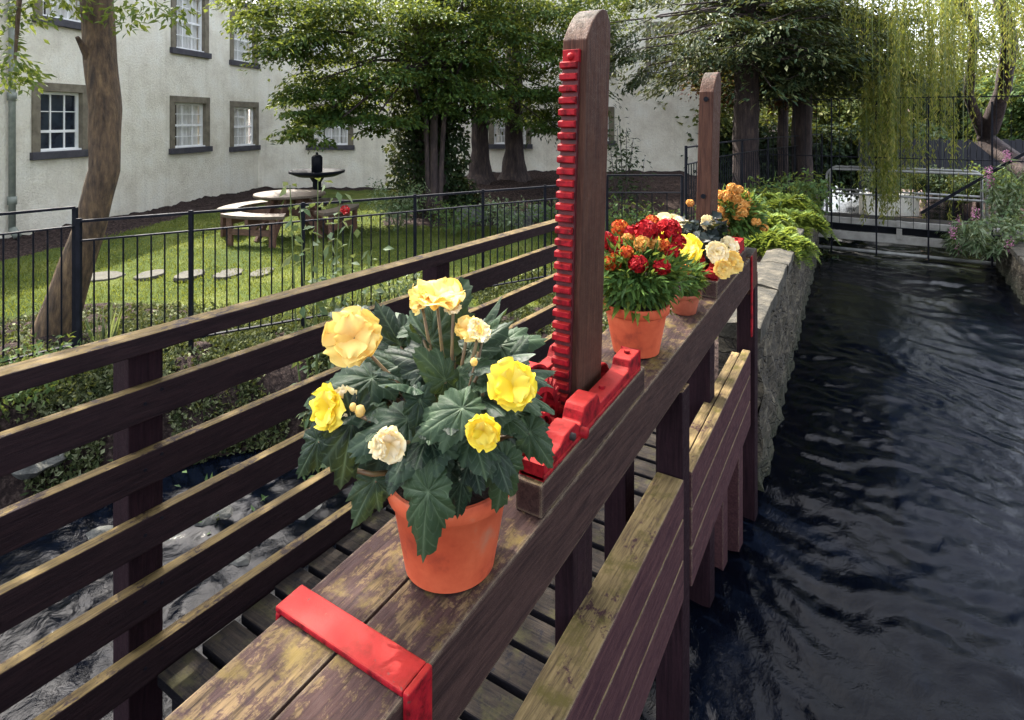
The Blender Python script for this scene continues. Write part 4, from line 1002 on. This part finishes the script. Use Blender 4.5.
part('branches', br, M['bark'], tA); fol('crown', LV, M['leaf_ash'], tA)

# big broadleaf tree with several stems, centre left
b = at(436, 10.8); tB = thing('tree', b, 'multi-stemmed leafy tree with a broad layered crown standing by the picnic lawn', 'tree')
for (x0, x1, xt, r) in ((429,426,405,.045),(434,434,445,.07),(439,444,462,.045)):
    tree_trunk([WD(x0,216,10.8), WD((x0+x1)/2,165,10.8), WD(x1,120,10.8), WD(xt,60,10.8), WD(xt,-20,10.8)], [r*1.3,r,r*.9,r*.7,r*.4], M['bark_dark'], tB, 'stem', 10)
LV = []
CL = [(262,25,10.2,.5),(290,45,10.2,.65),(285,5,10.4,.7),(255,-10,10.5,.6),(318,80,10.0,.6),(300,100,9.9,.42),(332,108,9.9,.45),(320,35,10.0,.8),(350,65,10.2,.8),(355,95,10.2,.6),(375,118,10.2,.45),(345,10,10.2,.8),(385,35,10.3,.8),(390,80,10.3,.7),
      (420,60,10.4,.8),(430,100,10.4,.6),(425,15,10.4,.8),(455,40,10.6,.8),(460,90,10.6,.7),(480,60,10.8,.8),(490,100,10.9,.5),(500,30,10.9,.8),(520,80,11.2,.7),(530,45,11.2,.8),(550,90,11.4,.6),(560,50,11.4,.7),(470,5,10.8,.8),(520,0,11,.9),(560,10,11.2,.9),(590,30,11.6,.7),(375,-15,10.4,.9),(320,-25,10.4,.9),(430,-25,10.6,.9),
      (300,125,9.85,.30),(330,128,9.9,.22),(575,110,11.6,.4),(540,118,11.6,.35),(400,118,10.3,.4),(480,-40,11,1.0),(560,-40,11,1.0),(600,0,11.5,.8)]
for px, py, D, r in CL:
    for k in range(4): LV.append(spray(WD(px+random.uniform(-10,10), py+random.uniform(-13,13), D+random.uniform(-.6,.9)), r*random.uniform(.6,.95), int(560*r), .088, .18, .3, .55))
br = MB()
for px, py, D, r in CL[::2]: br.tube([WD(436,60,10.8), WD((436+px)/2,(60+py)/2-10,D+.3), WD(px,py,D)], [.04,.025,.01], 5)
part('branches', br, M['bark_dark'], tB); fol('crown', LV, M['leaf'], tB)
# ivy-clad trunk behind it
b = at(432, 11.6); tI = thing('ivy_covered_tree', b, 'dark thick ivy-smothered trunk directly behind the multi-stemmed tree', 'tree')
tree_trunk([WD(432,205,11.6), WD(430,120,11.6), WD(430,0,11.6), WD(432,-80,11.6)], [.35,.3,.28,.2], M['bark_dark'], tI)
LV = [blob(WD(px,py,11.5+random.uniform(-.2,.3)), r, int(900*r/.5), .085, .8, .75, (1,1,1.2)) for px, py, r in ((412,120,.42),(445,120,.42),(410,150,.4),(450,150,.42),(408,175,.36),(448,175,.4),(415,195,.34),(455,195,.34),(430,140,.5),(430,170,.5),(430,90,.6),(405,90,.45),(455,90,.5),(430,50,.6),(430,10,.6),(468,205,.25),(402,205,.22))]
fol('ivy', LV, M['leaf_dark'], tI)
# two bare conifer trunks in front of the right wing
for (x, D, w0, lab) in ((480,13.2,.20,'slim bare trunk with a sunlit left side in front of the white wall'),(514,13.5,.22,'dark bare trunk with flared foot in front of the white wall window')):
    g = gpt(x, D, -.1); t_ = thing('conifer_tree', g, lab, 'tree', 'bare-trunked trees by the white wall')
    z = lambda py: WD(x, py, D)
    tree_trunk([g, g+U*.28, z(150)+U*0, z(110), z(60), z(-40)], [w0*2.0,w0*1.25,w0*.95,w0*.9,w0*.85,w0*.6], M['bark_dark'], t_, n=16, wob=.1)
    LV = []
    for k in range(14):
        px = x+random.uniform(-70,80); py = random.uniform(-60,95); LV.append(spray(WD(px, py, D+random.uniform(-.8,.8)), .7, 300, .12, .25, .5, .35))
    for (px, py) in ((535,110),(545,120),(560,105),(592,118),(590,95),(498,105)): LV.append(spray(WD(px, py, D-.4), .32, 150, .12, .4, .9, .35))
    fol('crown', LV, M['conifer'], t_)

# conifers on the right
def conifer_branch(p, d, L_, n=130, size=.13, w_=.42, droop=.35):
    p = np.array(p); d = np.array(Vector(d).normalized()); t = RNG.uniform(.05,1,n)**.8; side = np.cross(d, [0,0,1.]); side /= np.linalg.norm(side)
    sg = RNG.choice([-1,1], n); off = RNG.uniform(0,1,n)*w_*L_*(1-.65*t)*(.3+1.2*np.minimum(t*3,1))/1.3
    P = p+d*(t*L_)[:,None]+side*(sg*off)[:,None]; P[:,2] -= droop*L_*t**2*.5+off*.45; P += RNG.normal(size=(n,3))*.03
    T = d*.7+side*(sg*.7)[:,None]+np.array([[0,0,-.45]])+RNG.normal(size=(n,3))*.3
    return leaves(P, T, np.array([[0,0,1.]])+RNG.normal(size=(n,3))*.35, size*RNG.uniform(.7,1.4,n), size*.34*RNG.uniform(.7,1.4,n))
def conifer(px, D, r, zlow, ztop, L0, dens, lab, mat='conifer', gz=None, nlev=13, extra=()):
    g = at(px, D, LAWN) ; g.z = gz if gz is not None else LAWN
    t_ = thing('conifer_tree', g, lab, 'tree', 'tall conifers beyond the garden fence')
    tree_trunk([g, Vector((g.x,g.y,-.9)), Vector((g.x,g.y,.4)), Vector((g.x,g.y,1.6)), Vector((g.x,g.y,ztop))], [r*1.2,r,r*.93,r*.85,r*.35], M['bark_dark'], t_, n=14, wob=.09)
    LV = []; bm_ = MB()
    for i in range(nlev):
        z = zlow+(ztop-zlow)*i/nlev
        for k in range(9):
            a = k*.7+i*1.1+random.uniform(-.2,.2); L_ = L0*random.uniform(.65,1.1)*(1-.45*i/nlev); d = Vector((math.cos(a), math.sin(a), random.uniform(-.25,.05))); p = Vector((g.x,g.y,z+random.uniform(-.15,.15)))
            LV.append(conifer_branch(p, d, L_, dens)); bm_.tube([p, p+d*L_*.5-U*.05*L_, p+d*L_*.85-U*.14*L_], [.022,.014,.005], 5)
    for (qx, qy, QD, L_, ang) in extra:
        p = WD(qx, qy, QD); d = RT*math.cos(R_(ang))+U*math.sin(R_(ang))-F*.35; LV.append(conifer_branch(p, d, L_, 260, .10, .4)); bm_.tube([Vector((g.x,g.y,p.z+.4)), p, p+d*L_*.7], [.02,.015,.005], 5)
    part('branches', bm_, M['bark_dark'], t_); fol('needles', LV, M[mat], t_)
conifer(746, 11.5, .24, 1.15, 4.2, 2.5, 150, 'thick dark-trunked conifer with drooping boughs behind the shorter post', extra=((660,15,10.6,1.0,205),(690,30,10.6,.9,200),(640,40,10.8,.8,210),(720,35,10.4,.9,-20),(650,65,10.8,.55,220),(680,5,10,1,170),(730,20,9.8,1,200),(700,10,9.9,1,-10),(665,45,10.2,.8,190),(745,45,10.0,.9,190),(720,50,10.1,.8,160),(630,20,10.5,.8,190),(690,-10,9.8,1.1,185)))
conifer(783, 14.0, .12, 1.0, 4.4, 1.9, 90, 'slender dark conifer trunk between the two thicker ones')
conifer(802, 12.5, .20, .95, 4.2, 2.1, 150, 'dark conifer with sunlit bough tips nearest the willow', extra=((800,50,10.5,1.0,-10),(820,45,10.3,1.1,20),(770,45,10.4,1.1,190),(840,60,10.6,.9,-25),(855,20,10.6,1.0,10),(780,25,10.2,1.0,170),(870,60,10.8,.8,-15),(770,20,9.6,1.1,0),(830,15,9.8,1,160),(800,10,9.6,1.1,200),(850,40,10.1,.9,170),(780,60,10.2,.9,10),(810,70,10.4,.8,200),(760,5,9.7,1.1,10),(840,-5,9.9,1.1,180),(880,30,10.3,.9,200)))
# red maple
b = at(712, 13); rm_ = thing('red_maple', b, 'small dark red maple showing behind the shorter post', 'tree')
tree_trunk([b, WD(712,130,13), WD(714,70,13)], [.06,.05,.03], M['bark_dark'], rm_, n=8)
fol('crown', [spray(WD(px,py,13+random.uniform(-.5,.5)), r, 280, .09, .5, .3, .6) for px,py,r in ((705,62,.5),(722,72,.5),(712,85,.5),(728,95,.45),(700,78,.35),(775,85,.6),(765,70,.5),(790,100,.4),(735,60,.5))], M['maple'], rm_)
# tall feathery twig shrub against the wall
b = gpt(625, 9.5); tw = thing('twiggy_shrub', b, 'tall sparse-leaved young shrub in front of the white wall right of the rack post', 'shrub')
sm = MB(); LV = []
for i in range(7):
    x = 612+i*5+random.uniform(-4,4); p0 = gpt(620+i*2, 9.5); p1 = WD(x, 118+abs(i-2)*10, 9.5); mid = (p0+p1)/2+RT*random.uniform(-.1,.1)
    sm.tube([p0, mid, p1], [.010,.008,.003], 5)
    for t in np.linspace(.35,1,14):
        q = p0.lerp(mid, t*2) if t < .5 else mid.lerp(p1, t*2-1); LV.append(spray(q, .09, 5, .09, .8, .2, .4))
part('stems', sm, M['bark_dark'], tw); fol('foliage', LV, M['leaf_dark'], tw)

# willow
b = Vector((2.9, 13.4, -1.78)); wi = thing('willow_tree', b, 'weeping willow trailing long yellow-green strands over the footbridge', 'tree')
tree_trunk([b, WD(985,140,12.4), WD(1003,90,11.5), WD(1010,40,10.5), WD(985,-60,10)], [.22,.17,.13,.11,.07], M['bark_dark'], wi, n=14)
tree_trunk([WD(985,140,12.4), WD(968,95,11.8), WD(975,30,11), WD(930,-60,9.8)], [.10,.09,.07,.05], M['bark_dark'], wi, name='limb', n=12)
def strand(top, length, n, spread=.05, size=.085):
    top = np.array(top); t = np.sort(RNG.uniform(0,1,n)); sw = RNG.uniform(-.15,.15,2)
    P = np.stack([top[0]+sw[0]*t**1.5*length*.5+.02*np.sin(t*9), top[1]+sw[1]*t**1.5*length*.5, top[2]-t*length], 1)+RNG.normal(size=(n,3))*spread*.4
    T = np.stack([RNG.normal(size=n)*.5, RNG.normal(size=n)*.5, -np.ones(n)], 1)
    return leaves(P, T, RNG.normal(size=(n,3)), size*RNG.uniform(.7,1.4,n), size*.22*RNG.uniform(.7,1.3,n))
LV = []; sm = MB()
def strands(pxa, pxb, ytop, yb0, yb1, D0, D1_, cnt, dens=34):
    for i in range(cnt):
        D = random.uniform(D0, D1_); px = random.uniform(pxa, pxb); yt = ytop+random.uniform(-18,18); yb = random.uniform(yb0, yb1); p = WD(px, yt, D); L_ = (yb-yt)/FP*D
        LV.append(strand(p, L_, int(dens*L_))); sm.tube([p, p-U*L_*.5, p-U*L_], [.004,.003,.002], 3, False)
strands(872, 955, -30, 60, 130, 9, 11.5, 92); strands(862, 900, 75, 150, 225, 9.6, 10.8, 46, 56); strands(890, 935, 20, 100, 190, 9.3, 11, 34)
strands(940, 965, -20, 120, 232, 9.6, 10.6, 14); strands(950, 1030, -40, 20, 105, 8.8, 11, 34); strands(975, 1030, -30, 30, 110, 8.8, 10.5, 14); strands(895,915,100,170,225,10,11,10); strands(845, 875, -40, 10, 90, 9.5, 11, 16)
for px in range(865, 1025, 22): sm.tube([WD(985,-60,10), WD((985+px)/2,-70,10), WD(px,-30,10)], [.04,.02,.01], 5)
part('branches', sm, M['stem_green'], wi); fol('crown', LV, M['willow'], wi)

# background planting, built as separate trees and shrubs
BG = [(700,95,17,1.6,'hedge','bright yellow-green tree showing between the shorter post and the thick conifer'),(770,95,20,2.2,'hedge','sunlit pale green tree behind the three conifer trunks'),(835,115,18,1.5,'hedge','mid green bush tree behind the left end of the footbridge'),
      (850,40,19,2.4,'hedge','tall green tree behind the willow, left side'),(935,70,22,2.6,'hedge','broad green tree far behind the middle of the willow'),(1015,30,22,2.6,'hedge','green tree at the top right corner behind the willow'),(905,150,17,.9,'pale_leaf','pale sunlit bush beyond the footbridge handrail'),(1030,105,16,1.2,'plant','dark bush behind the right end of the iron screen'),
      (660,10,24,3.5,'hedge','tall tree rising above the roof behind the building, left'),(760,-10,26,4.0,'hedge','tallest distant tree behind the conifers')]
for px, py, D, r, mt, lb in BG:
    c = WD(px, py, D); b = Vector((c.x, c.y, LAWN)); t_ = thing('background_tree', b, lb, 'tree', 'trees and bushes in the background')
    tree_trunk([b, Vector((c.x,c.y,c.z))], [.16,.1], M['bark_dark'], t_, n=8)
    LV = []
    for k in range(int(22+10*r)):
        d = Vector((random.gauss(0,1), random.gauss(0,1), random.gauss(0,1))).normalized()*r*random.uniform(.3,1); LV.append(spray(c+d, r*.35, 170, .16, .5, .3, .55))
    fol('crown', LV, M[mt], t_)
# far ground-level hedge, dark
for (pa, pb, D, z1, lb, mt) in ((690,870,16,-.35,'dark clipped hedge behind the tall iron fence','leaf_dark'),(850,1060,19.5,1.2,'long dark hedge in the distance behind the footbridge','leaf_dark')):
    a, b = at(pa, D), at(pb, D); h = thing('hedge', a, lb, 'hedge'); LV = []
    m = 26
    for i in range(m):
        for z in np.arange(LAWN+.2, z1, .35): q = a.lerp(b, i/m); LV.append(blob((q.x, q.y, z+random.uniform(-.1,.1)), .42, 130, .14, .7, .4))
    fol('foliage', LV, M[mt], h)
# blue-black boarded fence + sunlit patches beyond the bridge
bfc = thing('boarded_fence', at(860, 15.5), 'dark blue-black vertical board fence beyond the footbridge', 'fence'); a, b = at(858,15.5), at(1080,14.5)
u = (b-a).normalized(); nn = Vector((u.y,-u.x,0)); mb = MB()
for i in range(int((b-a).length/.14)): mb.obox(a, u, nn, (i*.14+.006, i*.14+.134), (0, .025), (.0, 1.25+.03*(i % 2)))
part('boards', mb, M['navy'], bfc); part('rail', MB().obox(a, u, nn, (0,(b-a).length), (-.05,-.001), (.9,1.0)), M['navy'], bfc)
pw = thing('far_cottage', at(1000, 26), 'low pink-walled cottage with grey roof glimpsed through the willow at the right', 'building'); o = at(925,26); mb = MB().obox(o, RT, F, (0, 6.5), (0, 4), (-.3, 2.3)); part('wall', mb, M['pinkwall'], pw)
rm = MB(); a = o-RT*.3-F*.3+U*2.3; rm.add([a, a+RT*7.1, a+RT*7.1+F*2.3+U*1.2, a+F*2.3+U*1.2, a+RT*7.1+F*4.6, a+F*4.6], [(0,1,2,3),(3,2,4,5)]); part('roof', rm, M['slate'], pw)
mb = MB(); wm = part('window', MB().obox(o, RT, -F, (2.0, 2.9), (.01, .05), (.9, 1.9)), M['white'], pw); part('pane', MB().obox(o, RT, -F, (2.08, 2.82), (.051, .056), (.98, 1.82)), M['glass_dark'], wm)
lw_ = thing('low_wall', at(862, 13.9), 'low whitewashed wall catching the sun behind the footbridge rail', 'wall'); part('stonework', MB().obox(at(866,14.1), RT, F, (0, 1.25), (0, .3), (-.5, .02)), M['harl'], lw_, .02)
pv = thing('far_low_wall', at(700, 17), 'pinkish low garden wall behind the thick conifer trunk', 'wall'); part('stonework', MB().obox(at(702,17.5), RT, F, (0, 3.2), (0, .3), (.3, 1.55)), M['pinkwall'], pv, .02)

# ================================================================== PLANTS
# feathery ferns over the wall
def frondy(px, py, D, n, L_, lab, mat='fern', name='fern', spread=1.0, gz=None, size=.062):
    c = WD(px, py, D); 
    if gz is not None: c.z = gz
    root = thing(name, c, lab, 'fern' if name == 'fern' else 'plant', 'ferns spilling over the stone wall' if name == 'fern' else None); LV = []; sm = MB()
    for i in range(n):
        a = random.uniform(0, 6.28); el = random.uniform(.3,1.1); d = Vector((math.cos(a)*math.cos(el)*spread, math.sin(a)*math.cos(el)*spread, math.sin(el))); l = L_*random.uniform(.7,1.15)
        pts = [c+d*l*t+U*(-l*.75*t*t) for t in np.linspace(0,1,7)]; sm.tube(pts, [.004]*3+[.003]*2+[.002]*2, 4, False)
        m = int(l/.016); t = np.linspace(.15,1,m); base = np.array(c)+np.array(d)*(t*l)[:,None]; base[:,2] -= l*.75*t*t
        sd_ = np.cross(np.array(d), [0,0,1.]); sd_ /= np.linalg.norm(sd_)
        for s in (-1,1): LV.append(leaves(base, sd_*s+np.array(d)*.6+RNG.normal(size=(m,3))*.15, np.array([[0,0,1.]])+RNG.normal(size=(m,3))*.25, size*1.6*np.sin(np.pi*(.12+.86*t))+.01, size*.45))
    part('stalks', sm, M['stem_green'], root); fol('fronds', LV, M[mat], root)
frondy(776, 225, 6.4, 90, .50, 'yellow-green feathery fern spilling over the near part of the wall coping', gz=-1.32)
frondy(760, 215, 6.9, 60, .6, 'bushy fern behind the pale orange marigolds', gz=-1.25)
frondy(797, 215, 7.6, 90, .50, 'yellow-green feathery fern farthest along the wall coping', gz=-1.32)
frondy(785, 200, 8.2, 60, .6, 'tall feathery fern against the tall iron fence', gz=-1.2)
# leafy shrub behind ferns
def shrub(px, D, h, r, n, size, mat, lab, name='shrub', asp=.5, group=None, z0=None, lean=0):
    b = gpt(px, D); 
    if z0 is not None: b.z = z0
    root = thing(name, b, lab, 'shrub' if name == 'shrub' else 'plant', group); sm = MB(); LV = []
    for i in range(7):
        a = i*.9; q = b+Vector((math.cos(a)*r*.7, math.sin(a)*r*.7, h*random.uniform(.6,1))); sm.tube([b, (b+q)/2+U*.05, q], [.008,.006,.003], 5)
        LV.append(blob(q-U*h*.12, r*.45, n//12, size, asp, .2)); LV.append(blob((b+q)/2+U*h*.1, r*.5, n//14, size, asp, .2))
    part('stems', sm, M['stem_green'], root); fol('foliage', LV, M[mat], root); return root
shrub(790, 9.3, .95, .6, 1400, .09, 'plant', 'dark leafy shrub between the ferns and the footbridge')
shrub(735, 8.0, .7, .5, 900, .08, 'plant', 'green shrub at the foot of the tall iron fence behind the marigolds')
shrub(812, 10.6, .8, .5, 900, .08, 'leaf_dark', 'dark shrub beside the left end of the footbridge')
shrub(960, 13.6, .75, .6, 1500, .09, 'leaf_dark', 'dark bush behind the right half of the footbridge rail', z0=-1.9)
shrub(1000, 13.2, .8, .6, 1500, .09, 'plant', 'green bush behind the right end of the footbridge', z0=-1.9)
shrub(925, 14.2, .7, .5, 1200, .09, 'leaf_dark', 'dark bush behind the middle of the footbridge rail', z0=-1.9)
shrub(885, 13.2, .62, .45, 900, .08, 'pale_leaf', 'pale sunlit shrub behind the footbridge rail, in front of the whitewashed wall', z0=-1.78)
shrub(398, 9.6, .75, .5, 900, .06, 'pale_leaf', 'pale variegated shrub at the foot of the multi-stemmed tree, left side')
shrub(455, 9.2, .5, .45, 600, .06, 'plant', 'low green shrub behind the long fence left of the rockery')
shrub(505, 9.3, .55, .45, 700, .06, 'pale_leaf', 'pale green shrub in the middle of the rockery')
shrub(560, 9.4, .5, .5, 700, .07, 'plant', 'green rockery shrub partly behind the rack post')
shrub(620, 8.3, .55, .5, 700, .07, 'plant', 'green shrub behind the left half of the single fence panel')
shrub(668, 7.9, .6, .4, 600, .06, 'plant', 'green shrub against the fence corner post')
shrub(700, 6.0, .5, .35, 500, .06, 'plant', 'leafy plant behind the shorter post')
shrub(395, 5.6, .4, .35, 400, .05, 'pale_leaf', 'small pale shrub on the lawn edge behind the begonia')
for (px, D, h, lb) in ((240,3.7,.5,'leafy weed clump on the bank below the top slat'),(350,4.1,.45,'leafy weed clump on the bank left of the begonia top'),(520,4.6,.35,'weed clump on the bank left of the rack'),(20,3.9,.35,'weed clump at the left edge of the bank'),(545,4.0,.3,'low weed clump under the slats beside the rack'),(430,4.3,.3,'low weed clump behind the upper begonia blooms')):
    shrub(px, D, h, .35, 500, .05, 'plant', lb, 'weed_clump', group='weeds on the stream bank')
# strap-leaved iris on the bed
b = gpt(103, 4.75); ir = thing('iris', b, 'upright strap-leaved plant at the fence beside the leaning tree', 'plant'); n = 26; a = RNG.uniform(0,6.28,n)
P = np.array(b)+np.stack([np.cos(a)*.05, np.sin(a)*.05, np.zeros(n)], 1); mk('leaves', *leaves(P, np.stack([np.cos(a)*.3, np.sin(a)*.3, np.ones(n)], 1), RNG.normal(size=(n,3)), RNG.uniform(.2,.38,n), .022), M['pale_leaf'], ir)
# tall rose in front of the table, growing through the fence
b = gpt(318, 3.95); rs_ = thing('rose_bush', b, 'tall leggy rose with pale green leaves climbing the fence in front of the picnic table', 'shrub'); sm = MB(); LV = []
for (px, py) in ((318,180),(340,195),(300,205),(352,225),(330,235),(372,250),(290,185),(310,240),(360,285),(345,262)):
    q = WD(px, py, 3.9+random.uniform(-.1,.2)); sm.tube([b, (b+q)/2+RT*random.uniform(-.06,.06), q], [.007,.006,.003], 5)
    for t in np.linspace(.3,1,11): LV.append(spray(b.lerp(q, t), .07, 3, .085, .6, .3, .5))
part('stems', sm, M['stem_green'], rs_); fol('foliage', LV, M['pale_leaf'], rs_)
v, f = pompon(WD(345,210,3.9), .035, toward, 5, 60); mk('flower', v, f, M['petal_r'], rs_)
# right bank: rosebay with pink spikes
def spire(px, py, D, lab, zb, n=9):
    top = WD(px, py, D); b = Vector((top.x, top.y, zb)); root = thing('willowherb', b, lab, 'plant', 'pink-flowered plants on the right bank'); sm = MB(); LV = []; PV = []
    for i in range(n):
        q = top+RT*random.uniform(-.30,.30)*(i > 0)+U*(-random.uniform(0,.45))*(i > 0)-F*random.uniform(-.2,.2); sm.tube([b, (b+q)/2, q], [.008,.006,.003], 5)
        for t in np.linspace(.25,.93,18): LV.append(spray(b.lerp(q, t), .06, 5, .13, .6, .5, .2))
        if i < 3: fol('flower', [blob(q, .045, 60, .03, .8, .3, (1,1,2.2))], M['petal_pink'], root)
    part('stems', sm, M['stem_green'], root); fol('foliage', LV, M['pale_leaf'], root)
spire(1005, 155, 9.0, 'tall pink-spiked plant at the right edge above the channel wall', -1.75, 10)
spire(982, 215, 8.6, 'lower pink-flowered plant leaning over the right channel wall', -1.9, 9)
spire(958, 222, 9.6, 'dark-leaved plant overhanging the right end of the footbridge', -2.0, 7)
shrub(1015, 8.6, .5, .45, 700, .07, 'pale_leaf', 'pale leafy shrub on the right bank at the picture edge', z0=-1.78)


# unseen right-bank tree, added so its crown blocks sky and darkens the water
b = Vector((4.6, 1.0, -1.78)); tR = thing('tree', b, 'large unseen tree added on the right bank to darken the channel', 'tree')
tree_trunk([b, b+Vector((0,0,2.5)), b+Vector((-.2,.2,5)), b+Vector((-.3,.4,7))], [.32,.26,.22,.12], M['bark'], tR)
LV = []; br = MB(); rr = random.Random(5)
for k in range(75):
    d = Vector((rr.gauss(0,1), rr.gauss(0,1), rr.gauss(0,.55))).normalized(); q = b+Vector((-1.4,.8,6.0))+Vector((d.x*3.4, d.y*4.8, d.z*1.6))*rr.uniform(.3,1)
    LV.append(spray(q, .9, 260, .17, .3, .3, .6)); br.tube([b+Vector((-.2,.2,4.2)), (b+Vector((-.3,.3,6))+q)/2, q], [.07,.04,.012], 5)
part('branches', br, M['bark'], tR); fol('crown', LV, M['leaf'], tR)
